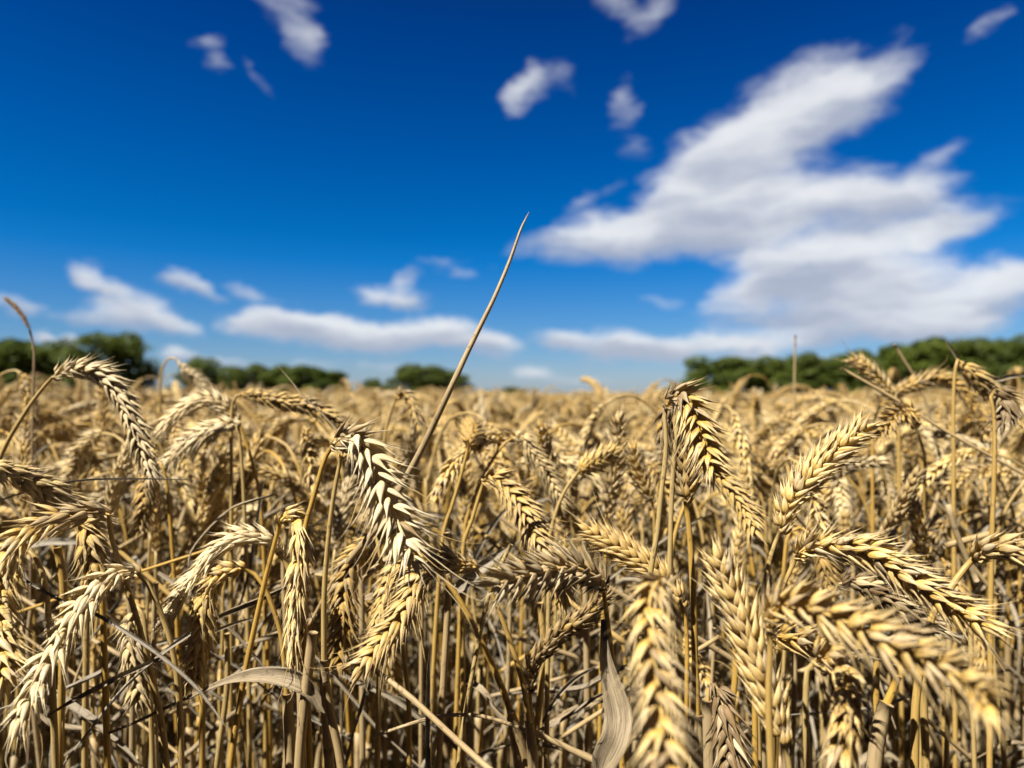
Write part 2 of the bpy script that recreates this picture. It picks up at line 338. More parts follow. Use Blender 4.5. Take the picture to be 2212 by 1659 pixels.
def blade(mb, P, width, normal, twist=0.0, curl=0.5, thick=0.00022, tone=0.5, mi=0, prof=None, ripple=0.0, seed=0):
    """thin dry leaf: closed lens section, curled across, twisted along its length"""
    P = np.asarray(P, float); n = len(P)
    T, N = frames(P, np.array(normal, float)); B = np.cross(T, N)
    s = np.linspace(0, 1, n)
    wd = width * (np.interp(s, [0, .15, .5, .8, 1], [.55, .9, 1, .7, .04]) if prof is None else np.interp(s, prof[0], prof[1]))
    tw = twist * s if np.isscalar(twist) else np.interp(s, np.linspace(0, 1, len(twist)), twist)
    c, sn = np.cos(tw)[:, None], np.sin(tw)[:, None]
    N2 = N * c + B * sn; B2 = B * c - N * sn
    cs = np.linspace(-1, 1, 7)
    rr = np.random.RandomState(seed); ph = rr.rand(3) * 6
    cl = curl if np.isscalar(curl) else np.interp(s, np.linspace(0, 1, len(curl)), curl)
    cl = np.broadcast_to(cl, (n,))
    ang = cs[None] * cl[:, None] * 1.5
    with np.errstate(divide='ignore', invalid='ignore'):
        xx = np.where(np.abs(cl[:, None]) > 1e-3, np.sin(ang) / (cl[:, None] * 1.5 + 1e-9), cs[None]) * wd[:, None] / 2
        yy = (1 - np.cos(ang)) / (cl[:, None] * 1.5 + 1e-9) * wd[:, None] / 2
    yy = yy + ripple * wd[:, None] * (np.sin(s[:, None] * 21 + ph[0]) * np.abs(cs)[None] + np.sin(s[:, None] * 47 + cs[None] * 4 + ph[1]) * .3)
    yy = yy - (1 - np.abs(cs))[None] * wd[:, None] * .04
    top = P[:, None] + xx[..., None] * B2[:, None] + (yy + thick / 2)[..., None] * N2[:, None]
    bot = P[:, None] + xx[..., None] * B2[:, None] + (yy - thick / 2)[..., None] * N2[:, None]
    ring = np.concatenate([top, bot[:, ::-1]], 1); m = ring.shape[1]
    L = np.concatenate([[0], np.cumsum(np.linalg.norm(np.diff(P, axis=0), axis=1))])
    vv = np.concatenate([cs, cs[::-1]]) * .5 + .5
    uv = np.stack([np.repeat(L * 8, m).reshape(n, m), np.tile(vv, (n, 1))], 2)
    i = np.arange(n - 1)[:, None] * m; k = np.arange(m)[None]; k2 = (k + 1) % m
    mb.add(ring, np.stack([i + k, i + k2, i + m + k2, i + m + k], 2).reshape(-1, 4), uv, tone, mi)

def ear_geo(mb, spine, side_ref, scale=1.0, tmpl=T_FULL, mi=0, seed=0, weather=0.0, splay=1.0, pitch=0.0030, florets=5, awn=0.0, awns=None, tone_off=0.0, dark=None):
    """two alternating rows of spikelets along the spine; each is a fan of pointed husks"""
    rr = np.random.RandomState(seed)
    pitch *= .98 + .22 * weather; plump = 1.16 - .26 * weather
    P, L = spline(spine, pitch * 0.94 * scale)
    T, S0 = frames(P, np.asarray(side_ref, float)); N0 = np.cross(T, S0)
    n = len(P)
    tube(mb, P, 0.0006 * scale, 6, 0.3, mi)
    O_, A_, W_, B_, tn = [], [], [], [], []
    # N offset (mm), side offset (mm), fan angle, length, outward angle, width, thickness
    fan = {5: [(-2.1, .3, -15, .84, 15, 1.0, .75), (2.1, .3, 15, .84, 15, 1.0, .75), (-1.15, 1.3, -9, 1.05, 23, 1.08, 1.05), (1.15, 1.3, 9, 1.05, 23, 1.08, 1.05), (0, 2.3, 0, .92, 33, .95, 1.1)],
           7: [(-2.1, .3, -15, .86, 15, 1.0, .75), (2.1, .3, 15, .86, 15, 1.0, .75), (-1.15, 1.3, -9, 1.05, 23, 1.02, 1.0), (1.15, 1.3, 9, 1.05, 23, 1.02, 1.0), (0, 2.2, 0, .92, 32, .9, 1.05), (-.5, 1.6, -4, 1.13, 27, .42, .5), (.6, 1.5, 5, 1.15, 25, .38, .5)],
           3: [(-1.6, .8, -12, 1, 20, 1.3, 1.1), (1.6, .8, 12, 1, 20, 1.3, 1.1), (0, 2.2, 0, 1, 30, 1.2, 1.1)]}[florets]
    for i in range(n):
        q = i / (n - 1)
        sz = scale * np.interp(q, [0, .12, .3, .75, 1], [.62, .88, 1.04, 1.0, .82]) * (1 + rr.uniform(-.07, .07))
        sg = 1 if i % 2 else -1
        t, s, nn = T[i], S0[i] * sg, N0[i]
        tw = rr.uniform(-.22, .22); s2 = s * math.cos(tw) + nn * math.sin(tw); nn = nn * math.cos(tw) - s * math.sin(tw); s = s2
        if i == n - 1: spread = 0.45
        else: spread = 1.0
        spt = rr.uniform(0, 1)
        for (no, so, fa, ln, oa, wd, th) in fan:
            if rr.rand() < 0.035 + .06 * weather: continue
            a = math.radians(oa * splay + rr.uniform(-6, 6) + (rr.uniform(-3, 20) * weather)) * spread
            fb = math.radians(fa * (.8 + .35 * splay) + rr.uniform(-5, 5) * (1 + weather))
            d = unit(t + s * math.tan(a) + nn * math.tan(fb))
            pa = math.atan2(no, so + .9); o = s * math.cos(pa) + nn * math.sin(pa)
            o = unit(o - np.dot(o, d) * d)
            wv_ = np.cross(d, o)
            l_ = 0.0104 * ln * sz * (1 + rr.uniform(-.08, .10) + .12 * weather)
            org = P[i] + (s * so * spread * .9 + nn * no * .85) * 0.001 * sz - t * 0.0012 * scale
            O_.append(org); A_.append(d * l_); thin = rr.rand() < .22 * (.5 + weather); W_.append(wv_ * 0.00176 * plump * wd * sz * (.72 if thin else 1) * rr.uniform(.88, 1.1)); B_.append(o * 0.00132 * plump * th * sz * (.6 if thin else 1))
            tb = min(1, max(0, .25 + .45 * spt + rr.uniform(-.25, .25) + .25 * weather + tone_off))
            if rr.rand() < .05 + .06 * weather: tb += rr.uniform(.3, .8)
            if dark and dark[0] <= q <= dark[1] and (dark[3] == 0 or dark[3] == sg) and rr.rand() < .85: tb += dark[2] * rr.uniform(.6, 1.1)  # weathered brown husks; on the shaded ears it paints their shade in
            tn.append(tb)
            if awns is not None and rr.rand() < awn * (0.25 + q * 1.2):
                st = org + d * l_ * 1.0 + o * .0006
                la = rr.uniform(.005, .017) * scale * (.5 + q)
                cu = unit(o * .5 + rr.normal(size=3) * .5)
                pts = [st - d * .002, st + d * la * .4 + cu * la * .03, st + d * la * .75 + cu * la * .12, st + d * la + cu * la * .3]
                pp, _ = spline(pts, la / 6)
                ab = MB(); tube(ab, pp, np.linspace(.00022, .00005, len(pp)) * scale, 4, .9, mi); awns.append(ab)
    O_, A_, W_, B_, tn = map(np.array, (O_, A_, W_, B_, tn))
    tv, tf, tu = tmpl; h = len(O_); m = len(tv)
    if m == len(T_FULL[0]) or m == len(T_SHARP6[0]):
        ts = (T_SHARP if m == len(T_FULL[0]) else T_SHARP6)[0]; kk = np.clip(weather * .9 + rr.normal(size=(h, 1, 1)) * .35, 0, 1)
        tv = tv[None] * (1 - kk) + ts[None] * kk
    else: tv = tv[None]
    V = O_[:, None] + tv[:, :, 0:1] * W_[:, None] + tv[:, :, 1:2] * B_[:, None] + tv[:, :, 2:3] * A_[:, None]
    Fc = (tf[None] + (np.arange(h) * m)[:, None, None]).reshape(-1, 4)
    mb.add(V.reshape(-1, 3), Fc, np.tile(tu, (h, 1)), np.repeat(tn, m), mi)

def tag(o, label=None, cat=None, group=None, kind=None):
    if label: o['label'] = label
    if cat: o['category'] = cat
    if group: o['group'] = group
    if kind: o['kind'] = kind
    return o
def empty(name, loc):
    o = bpy.data.objects.new(name, None); COL.objects.link(o); o.location = loc; o.empty_display_size = 0.02; return o

def to_ground(P, lean=(0.0, 0.0)):
    """carry a stem path on down to the soil, straightening as it goes"""
    p = np.array(P[-1], float); d = unit(p - np.array(P[-2], float))
    out = []
    if d[2] > -0.3: d = unit(np.array([d[0], d[1], -0.5]))
    while p[2] > 0.06:
        d = unit(d * 0.62 + np.array([lean[0], lean[1], -1.0]) * 0.38)
        step = min(0.07, p[2] / max(1e-3, -d[2]))
        p = p + d * step; out.append(p.copy())
    q = out[-1] + np.array([0, 0, -out[-1][2]]) if out else np.array([p[0], p[1], 0])
    out.append(q)
    return list(P) + out
def stem_geo(mb, P, r0, r1, sides=8, mi=0, tone=.5):
    pp, L = spline(P, 0.008 if sides > 6 else 0.02)
    s = np.linspace(0, 1, len(pp))
    tube(mb, pp, r0 + (r1 - r0) * np.minimum(1, s * 2.2), sides, tone, mi)
    return pp, L

PLANT_GROUP = 'ripe wheat plants of the field'

# ------------------------------------------------------------------ the setting
def sheet(name, mat, size, z):
    me = bpy.data.meshes.new(name); me.from_pydata([(-size, -size, z), (size, -size, z), (size, size, z), (-size, size, z)], [], [(0, 1, 2, 3)])
    me.materials.append(mat); o = bpy.data.objects.new(name, me); COL.objects.link(o); return tag(o, kind='structure')
sheet('field_soil_ground', M_SOIL, 2500, 0.0)

# ------------------------------------------------------------------ trees along the field edge
def make_tree(seed, hgt, wid):
    """unit tree meshes: trunk with limbs, crown of leaf faces in uneven clumps"""
    rr = np.random.RandomState(seed)
    tr = MB()
    P, _ = spline([(0, 0, 0), (.05, .03, hgt * .2), (-.04, .05, hgt * .45), (.06, 0, hgt * .8)], .4)
    tube(tr, P, np.linspace(.24, .05, len(P)) * hgt / 8, 8)
    lumps = []; lop = rr.uniform(0, 6.28)
    nl = 22
    for i in range(nl):
        a = i * 2.4 + rr.rand() * .7; q = (i + .5) / nl
        zc = hgt * (.10 + .78 * q ** 0.85); rad = wid * .62 * math.sqrt(max(.05, 1 - ((zc / hgt - .42) / .55) ** 2)) * rr.uniform(.4, 1.12) * (1 + .3 * math.cos(a - lop))
        lumps.append((np.array([math.cos(a) * rad, math.sin(a) * rad, zc]), np.array([wid * rr.uniform(.18, .40), wid * rr.uniform(.18, .40), hgt * rr.uniform(.07, .16)]), rr.rand()))
        if i % 2 == 0:
            c = lumps[-1][0]; b, _ = spline([(0, 0, c[2] * .45), c * np.array([.5, .5, .8]), c], .4)
            tube(tr, b, np.linspace(.08, .02, len(b)) * hgt / 8, 6)
    cr = MB(); per = 520
    for c, r, tone in lumps:
        d = rr.normal(size=(per, 3)); d = unit(d); rad = rr.uniform(.45, 1.08, (per, 1)) ** .6
        p = c + d * r * rad
        nrm = unit(d + rr.normal(size=(per, 3)) * .7); u = unit(np.cross(nrm, rr.normal(size=(per, 3)))); v = np.cross(nrm, u)
        sz = rr.uniform(.08, .19, (per, 1)) * hgt / 8 * 1.15
        V = np.stack([p - u * sz, p - v * sz * .6, p + u * sz, p + v * sz * .6], 1).reshape(-1, 3)
        cr.add(V, np.arange(per * 4).reshape(-1, 4), np.zeros((per * 4, 2)), np.repeat(np.clip(tone * .6 + rr.rand(per) * .4, 0, 1), 4))
    return tr.mesh('trunk', [M_BARK]), cr.mesh('crown', [M_FOLIAGE])
TREES_M = [make_tree(31 + i, 8.0, 4.0 + .4 * (i % 3)) for i in range(8)]
# x, top y, half width in picture units, distance, look
TREES = [
 (-120,716,90,72,''),(15,722,70,74,'dark tree at the left edge of the photo, behind the brown grass head'),(80,728,50,80,'tree second from the left edge, just right of the brown grass head'),
 (140,744,48,82,'lower green tree filling the gap left of the broad round tree'),(245,714,90,68,'broad round dark green tree, tallest of the trees left of the leaning rolled leaf'),
 (432,770,46,88,'small round tree alone between the broad round tree and the long clump'),(482,806,24,95,'tiny bush at the left foot of the long hedge-like clump'),
 (540,783,50,88,'left tree of the long clump between the lone small tree and the gap'),(605,786,52,90,'second tree of the long left clump, behind the thin leaf tip'),
 (665,784,55,86,'third tree of the long left clump, crowned and rounded'),(722,797,42,88,'right end tree of the long left clump, sloping down to the gap'),
 (806,816,24,110,'small dark bush in the gap left of the domed tree by the rolled leaf'),(905,784,60,82,'left half of the domed tree pair behind the leaning rolled leaf'),
 (962,796,50,84,'right half of the domed tree pair crossed by the leaning rolled leaf'),(1048,842,20,150,'far tiny bush just right of the leaning rolled leaf, on the skyline'),
 (1105,834,27,140,'distant little round tree alone on the skyline right of the rolled leaf'),
 (1448,838,26,95,'low bush at the far left foot of the right-hand wood'),(1485,824,28,92,'bush stepping up to the first tall tree of the right-hand wood'),
 (1545,764,58,76,'first tall tree at the left end of the right-hand wood'),(1612,772,50,78,'second tall tree from the left end of the right-hand wood'),
 (1680,768,52,78,'tree of the right-hand wood just left of the tall bare straw'),(1745,762,52,76,'tree of the right-hand wood just right of the tall bare straw'),
 (1812,764,52,76,'tree of the right-hand wood with a slight dip beside it, left of the rising canopy'),(1878,750,52,74,'tree where the canopy of the right-hand wood begins to rise'),
 (1940,738,52,72,'tree of the right-hand wood behind the left leaning straw tip'),(2005,722,58,70,'tallest dark tree of the right-hand wood'),
 (2070,726,52,70,'tree just right of the tallest one, behind the pale leaf blade'),(2135,726,54,69,'second tree from the right edge of the photo'),(2205,722,60,68,'tree cut by the right edge of the photo'),
 (2290,728,70,68,''),(2400,722,80,66,''),
]
for i, (x, ty, hw, d, lab) in enumerate(TREES):
    c = at(x, 855, d); h_ = (855 - ty) / F * d + 0.9; wd = hw / F * d
    t = empty('tree', (c[0], c[1], 0)); mt, mc = TREES_M[(i * 3) % 8]
    a = bpy.data.objects.new('trunk', mt); COL.objects.link(a); a.parent = t
    b = bpy.data.objects.new('crown', mc); COL.objects.link(b); b.parent = t
    t.rotation_euler = (0, 0, i * 1.7); t.scale = (wd / (3.0 if x < 1440 else 2.5), wd / (3.0 if x < 1440 else 2.5), h_ / 8.0)
    tag(t, lab or 'dark green tree in the wood beyond the edge of the field', 'tree', 'trees along the far edge of the field')

# ------------------------------------------------------------------ wheat plant kinds for the crop behind
VARS = [ # style, neck heading, tip heading, ear length, roll, weather, seed
 ('nodding',115,172,.086,0.2,.3), ('nodding',95,165,.074,1.2,.8), ('nodding',130,178,.090,.7,.2), ('arched',60,150,.088,0.0,.4),
 ('arched',45,128,.082,1.0,.6), ('leaning',25,85,.080,.4,.3), ('leaning',18,60,.085,1.3,.5), ('upright',8,24,.082,0.1,.2),
 ('nodding',105,160,.068,1.6,1.0), ('arched',70,165,.096,.5,.3), ('upright',4,12,.074,.9,.5), ('nodding',122,170,.078,2.2,.4)]
def variant(k, tmpl=T_MID, florets=5, sides=6, low=False):
    style, hn, ht, le, roll, wth = VARS[k]; rr = np.random.RandomState(100 + k)
    heads, n1, n2 = [], 14, 12
    neck = .10 + .04 * rr.rand()
    segs = [(neck / n1, math.radians(3 + (hn - 3) * ((i + .5) / n1) ** 1.7)) for i in range(n1)]
    esegs = [(le / n2, math.radians(hn + (ht - hn) * ((i + .5) / n2) ** .8)) for i in range(n2)]
    p = np.array([0., 0, 0]); pts = [p.copy()]
    for l, h in segs + esegs:
        p = p + np.array([math.sin(h) * l, 0, math.cos(h) * l]); pts.append(p.copy())
    pts = np.array(pts); zpk = pts[:, 2].max(); z0 = 0.862 - zpk
    pts[:, 2] += z0; pts[:, 1] += np.cumsum(rr.normal(size=len(pts)) * .0008)
    lean = rr.uniform(-.05, .05, 2)
    base = np.array([[lean[0], lean[1], 0], [lean[0] * .8, lean[1] * .7, z0 * .35], [lean[0] * .3, lean[1] * .3, z0 * .72]])
    stem = np.vstack([base, pts[:n1 + 1]]); stem -= np.array([lean[0], lean[1], 0]); ears = pts[n1:] - np.array([lean[0], lean[1], 0])
    E, S, H, LF = MB(), MB(), MB(), []
    ear_geo(E, ears, (math.sin(roll), math.cos(roll), .1), 1.0, tmpl, 0, 200 + k, wth, 1.0 + .25 * wth, florets=florets, pitch=.0031 if not low else .0060)
    sp_, L = spline(stem, .012 if not low else .05)
    stem_rad = np.interp(np.linspace(0, 1, len(sp_)), [0, .6, 1], [.0019, .0017, .0011])
    tube(S, sp_, stem_rad, sides, .5, 1)
    cut = int(len(sp_) * (.62 + .22 * rr.rand()))
    tube(H, sp_[:cut], np.interp(np.linspace(0, 1, cut), [0, .5, .51, .53, .54, 1], [.0024, .0024, .0031, .0031, .0024, .0027]), sides, .5, 2)
    for j in range(4 if not low else 2):
        s0 = sp_[int(len(sp_) * (.80 - .15 * j))]; a = rr.uniform(0, 6.28); dr = np.array([math.cos(a), math.sin(a), 0]); ln = rr.uniform(.08, .17)
        lp = [s0, s0 + dr * ln * .3 + [0, 0, ln * .25], s0 + dr * ln * .6 + [0, 0, ln * .05], s0 + dr * ln * rr.uniform(.5, .9) - [0, 0, ln * rr.uniform(.1, .6)]]
        pp, _ = spline(lp, ln / (14 if not low else 4))
        LF.append(MB()); blade(LF[-1], pp, rr.uniform(.0028, .0075), (-dr[0], -dr[1], .6), rr.uniform(-6, 6), rr.uniform(.5, 1.4), ripple=.10, seed=k * 3 + j, mi=3)
    return dict(style=style, ear=[E], stem=[S], straw_sheath=[H], leaf=LF)
VMESH = [variant(k) for k in range(len(VARS))]

# ------------------------------------------------------------------ where the crop stands
def hnoise(x, y):
    return .012 * math.sin(x * 2.3 + 1.1) * math.cos(y * 1.7) + .010 * math.sin(x * .9 - y * .6) + .006 * math.sin(x * 7 + y * 5)
def crop_top(x, y):
    side = min(1.0, max(0.0, abs(x / max(y, .2)) - .30) / .40)
    right = 1.0 if x > 0 else .55
    return 0.862 + hnoise(x, y) * min(1, y / 1.5 if y > 0 else 1) + .020 * side * right * math.exp(-max(0, y - .6) / 1.2) - .004 + .010 * min(1, max(0, y - .9)) + (.010 if x < 0 else 0) * min(1, max(0, y - .6))
pts = []
def put(x, y, zs=None, tall=0.0):
    h = crop_top(x, y) + RS.normal() * .016 - abs(RS.normal()) * .022 * (RS.rand() < .75) + .006 + (RS.rand() < .11 and y > 1.0) * RS.uniform(.02, .06)
    vid = RS.randint(len(VARS))
    if -.3 < y < .52 and abs(x) < max(y, 0) * .80 + .20: vid = 7 if RS.rand() < .5 else 10
    pts.append([x, y, vid, RS.uniform(-.06, .06), RS.uniform(-.06, .06), RS.uniform(0, 2 * math.pi), h / .862])
cell = .041
for iy in range(int(-1.6 / cell), int(5.2 / cell)):
    for ix in range(int(-6 / cell), int(6 / cell)):
        x = (ix + RS.rand()) * cell; y = (iy + RS.rand()) * cell
        r = math.hypot(x, y)
        inw = y > -.05 and abs(x) < max(y, 0) * .80 + .12
        if inw and y < .50: continue
        if r < .20: continue
        if not (abs(x) < y * 1.1 + .5 or r < 1.9): continue
        put(x, y)
# late, lower tillers thicken the near rows
for iy in range(int(.5 / .062), int(3.2 / .062)):
    for ix in range(int(-3.2 / .062), int(3.2 / .062)):
        x = (ix + RS.rand()) * .062; y = (iy + RS.rand()) * .062
        if abs(x) > y * .95 + .3 or y < .5: continue
        pts.append([x, y, RS.randint(len(VARS)), RS.uniform(-.09, .09), RS.uniform(-.09, .09), RS.uniform(0, 2 * math.pi), (crop_top(x, y) - RS.uniform(.03, .15)) / .862])
EARP = []
for vm in VMESH:
    V = vm['ear'][0].arrays()[0]; EARP.append(V[::60])
def intrudes(p):
    x, y, vid, rx, ry, rz, sc_ = p
    if y > .62: return False
    from mathutils import Euler
    Mx = np.array(Euler((rx, ry, rz)).to_matrix())
    W_ = (EARP[int(vid)] * np.array([1, 1, sc_])) @ Mx.T + np.array([x, y, 0]) - CAM
    d = W_ @ FWD
    X = W_[:, 0] / np.maximum(d, 1e-3) * F; Y = (W_ @ UPV) / np.maximum(d, 1e-3) * F
    return bool(((d > .01) & (d < .43) & (np.abs(X) < 1180) & (np.abs(Y) < 900)).any() or (np.linalg.norm(W_, axis=1) < .09).any())
pts = [p for p in pts if not intrudes(p)]
pts = np.array(pts)
# the plants that show largest become things of their own
vis = (pts[:, 1] > .45) & (np.abs(pts[:, 0]) < pts[:, 1] * .78)
order = [i for i in np.argsort(pts[:, 1]) if vis[i]]
NIND = 228
ind, rest = order[:NIND], sorted(set(range(len(pts))) - set(order[:NIND]))
proto = []
for k, vm in enumerate(VMESH):
    proto.append([(nm, b.mesh(nm, MATS)) for nm in ('stem', 'straw_sheath', 'ear', 'leaf') for b in vm[nm]])
LOOK = {'nodding': 'blurred wheat plant with hanging ear', 'arched': 'blurred wheat plant with arched ear',
        'leaning': 'blurred wheat plant with slanting ear', 'upright': 'blurred wheat plant with upright ear'}
def zone(x, y):
    u = CX + x / y * F
    return ('below the leftmost trees' if u < 340 else 'below the long left clump of trees' if u < 790 else 'around the leaning rolled leaf'
            if u < 1120 else 'below the open skyline' if u < 1440 else 'below the low end of the wood' if u < 1800 else 'below the tall right of the wood')
for i in ind:
    x, y, vid, rx, ry, rz, sc_ = pts[i]; vid = int(vid)
    t = empty('wheat_plant', (x, y, 0)); t.rotation_euler = (rx, ry, rz); t.scale = (1, 1, sc_)
    for nm, me_ in proto[vid]:
        o = bpy.data.objects.new(nm, me_); COL.objects.link(o); o.parent = t
    tag(t, LOOK[VARS[vid][0]] + ' ' + zone(x, y), 'wheat plant', PLANT_GROUP)

# ------------------------------------------------------------------ the rest of the field: one object, instances of plants and of patches of plants
LOWV = [variant(k, T_LOW, 3, 4, True) for k in range(len(VARS))]
LARR = []
for vm in LOWV:
    a = [b.arrays() for nm in ('ear', 'stem', 'straw_sheath', 'leaf') for b in vm[nm]]
    LARR.append(a)
def merged(vm):
    m = MB()
    for b in [b for nm in ('ear', 'stem', 'straw_sheath', 'leaf') for b in vm[nm]]:
        V, Fc, UV, T, MI = b.arrays(); m.v.append(V); m.f.append(Fc + m.n); m.uv.append(UV); m.t.append(T); m.mi.append(MI); m.n += len(V)
    return m
srcA = [merged(vm) for vm in VMESH]
def patch(seed, n=46, size=.5):
    rr = np.random.RandomState(seed); m = MB()
    for _ in range(n):
        vm = LARR[rr.randint(len(LARR))]; a = rr.uniform(0, 6.28); c, s_ = math.cos(a), math.sin(a); h = 1 + rr.normal() * .024
        sh = rr.uniform(-.35, .45)
        if rr.rand() < .08: h += rr.uniform(.03, .09)
        rot = np.array([[c, -s_, 0], [s_, c, 0], [0, 0, h]]); off_ = np.array([rr.uniform(-size / 2, size / 2), rr.uniform(-size / 2, size / 2), 0])
        for (V, Fc, UV, T, MI) in vm:
            m.v.append(V @ rot.T + off_); m.f.append(Fc + m.n); m.uv.append(UV); m.t.append(np.clip(T + sh, 0, 1.4)); m.mi.append(MI); m.n += len(V)
    return m
srcB = [patch(500 + k) for k in range(4)]
bp_ = []
y = 5.0
while y < 62:
    st = .42 if y < 14 else .5 if y < 30 else .8
    xm = y * 1.0 + 1.5
    x = -xm
    while x < xm:
        bp_.append([x + RS.uniform(-.1, .1) * st, y + RS.uniform(-.1, .1) * st, RS.randint(4), 0, 0, RS.randint(4) * math.pi / 2 + RS.uniform(-.3, .3), (0.872 + hnoise(x, y) * 1.6) / .862])
        x += st
    y += st
bp_ = np.array(bp_)
def field_object():
    V, Fc, UV, T, MI, SRC = [], [], [], [], [], []; n = 0
    for k, m in enumerate(srcA + srcB):
        v, f, u, t, mi = m.arrays(); V.append(v); Fc.append(f + n); UV.append(u); T.append(t); MI.append(mi); SRC.append(np.full(len(v), k + 1)); n += len(v)
    A = pts[rest]
    P = np.vstack([A, bp_]); V.append(np.column_stack([P[:, 0], P[:, 1], np.zeros(len(P))])); UV.append(np.zeros((len(P), 2))); T.append(np.zeros(len(P)))
    SRC.append(np.concatenate([np.full(len(A), 0), np.full(len(bp_), -1)]))
    V, Fc, UV, T, MI, SRC = map(np.concatenate, (V, Fc, UV, T, MI, SRC))
    me = make_mesh('wheat_crop', V, Fc, UV, T, MI, MATS)
    def attr(nm, ty, key, val):
        at_ = me.attributes.new(nm, ty, 'POINT'); at_.data.foreach_set(key, val)
    attr('src', 'INT', 'value', SRC.astype(np.int32))
    vid = np.zeros(len(V), np.int32); vid[n:] = P[:, 2].astype(int); attr('vid', 'INT', 'value', vid)
    rot = np.zeros((len(V), 3), np.float32); rot[n:] = P[:, 3:6]; attr('rot', 'FLOAT_VECTOR', 'vector', rot.ravel())
    scl = np.ones((len(V), 3), np.float32); scl[n:, 2] = P[:, 6]; attr('scl', 'FLOAT_VECTOR', 'vector', scl.ravel())
    o = bpy.data.objects.new('wheat_crop', me); COL.objects.link(o)
    ng = bpy.data.node_groups.new('sow_wheat', 'GeometryNodeTree')
    ng.interface.new_socket('Geometry', in_out='INPUT', socket_type='NodeSocketGeometry'); ng.interface.new_socket('Geometry', in_out='OUTPUT', socket_type='NodeSocketGeometry')
    N = ng.nodes; Lk = ng.links
    gi = N.new('NodeGroupInput'); go = N.new('NodeGroupOutput')
    def named(nm, ty):
        nd = N.new('GeometryNodeInputNamedAttribute'); nd.data_type = ty; nd.inputs['Name'].default_value = nm; return nd.outputs[0]
    src = named('src', 'INT'); vidn = named('vid', 'INT'); rotn = named('rot', 'FLOAT_VECTOR'); scln = named('scl', 'FLOAT_VECTOR')
    def sel(val):
        c = N.new('FunctionNodeCompare'); c.data_type = 'INT'; c.operation = 'EQUAL'
        si = [s for s in c.inputs if s.type == 'INT']; Lk.new(src, si[0]); si[1].default_value = val
        g = N.new('GeometryNodeSeparateGeometry'); g.domain = 'POINT'; Lk.new(gi.outputs[0], g.inputs[0]); Lk.new(c.outputs[0], g.inputs[1]); return g.outputs[0]
    jout = N.new('GeometryNodeJoinGeometry')
    for code, ks in ((0, range(1, len(srcA) + 1)), (-1, range(len(srcA) + 1, len(srcA) + len(srcB) + 1))):
        ji = N.new('GeometryNodeJoinGeometry')
        for k in reversed(ks):
            g2 = N.new('GeometryNodeGeometryToInstance'); Lk.new(sel(k), g2.inputs[0]); Lk.new(g2.outputs[0], ji.inputs[0])
        ip = N.new('GeometryNodeInstanceOnPoints'); Lk.new(sel(code), ip.inputs['Points']); Lk.new(ji.outputs[0], ip.inputs['Instance'])
        ip.inputs['Pick Instance'].default_value = True; Lk.new(vidn, ip.inputs['Instance Index']); Lk.new(rotn, ip.inputs['Rotation']); Lk.new(scln, ip.inputs['Scale'])
        Lk.new(ip.outputs[0], jout.inputs[0])
    Lk.new(jout.outputs[0], go.inputs[0])
    md = o.modifiers.new('sow', 'NODES'); md.node_group = ng
    return tag(o, 'soft golden mass of ripe wheat running back to the trees', 'wheat crop', kind='stuff')
field_object()


# ------------------------------------------------------------------ the wheat plants of the front rows, one by one
def pts_at(px, d):
    n = len(px)
    ds = np.interp(np.linspace(0, 1, n), np.linspace(0, 1, len(d)), d) if not np.isscalar(d) else [d] * n
    return np.array([at(x, y, z) for (x, y), z in zip(px, ds)])
def hero(label, ear, d, stem, sd=None, roll=.5, sc=1.0, wth=.3, splay=1.1, awn=.04, seed=1, sheath_y=None, thick=1.0, group=PLANT_GROUP, lean=(0, 0), tone=0.0, fl=7, dark=None):
    rr = np.random.RandomState(seed)
    E = pts_at(ear, d); d0 = d if np.isscalar(d) else d[0]
    S = pts_at(stem, (d0, sd if sd else d0)); S[0] = E[0]
    full = to_ground(S, lean); g = np.array(full[-1])
    root = empty('wheat_plant', g)
    tag(root, label, 'wheat plant', group)
    v = unit(E.mean(0) - CAM); T = unit(E[len(E) // 2] - E[0]); s0 = unit(np.cross(T, v))
    mb, aw = MB(), []
    ear_geo(mb, E, s0 * math.cos(roll) - v * math.sin(roll), sc * .95, T_FULL, 0, seed, wth, splay, awn=awn, awns=aw, tone_off=tone, florets=fl, dark=dark)
    eo = mb.obj('ear', MATS, root, g)
    for ab in aw: ab.obj('awn', MATS, eo, g)
    pp, L = spline(full, .006)
    s = np.linspace(0, L, len(pp))
    m = MB(); tube(m, pp, np.interp(s, [0, .03, .12, .3], [.00095, .0012, .0015, .0017]) * thick, 8, .5, 1); m.obj('stem', MATS, root, g)
    if sheath_y is not None:
        zc = at(1106, sheath_y, d0)[2]; i0 = int(np.argmax((pp[:, 2] < zc) & (s > .02)))
        m = MB(); q = pp[i0:]
        tube(m, q, np.interp(s[i0:] - s[i0], [0, .01, .2], [.0021, .0025, .0028]) * thick, 8, .5, 2); m.obj('straw_sheath', MATS, root, g)
    return root, g
def leaf_on(root_g, px, d, width, normal=None, twist=0.0, curl=.6, seed=0, prof=None, ripple=.05, name='leaf'):
    root, g = root_g; P, L = spline(pts_at(px, d), .004); m = MB()
    blade(m, P, width, normal if normal is not None else CAM - P[0], twist, curl, prof=prof, ripple=ripple, seed=seed, mi=3); return m.obj(name, MATS, root, g)
HG = 'wheat plants of the front rows'

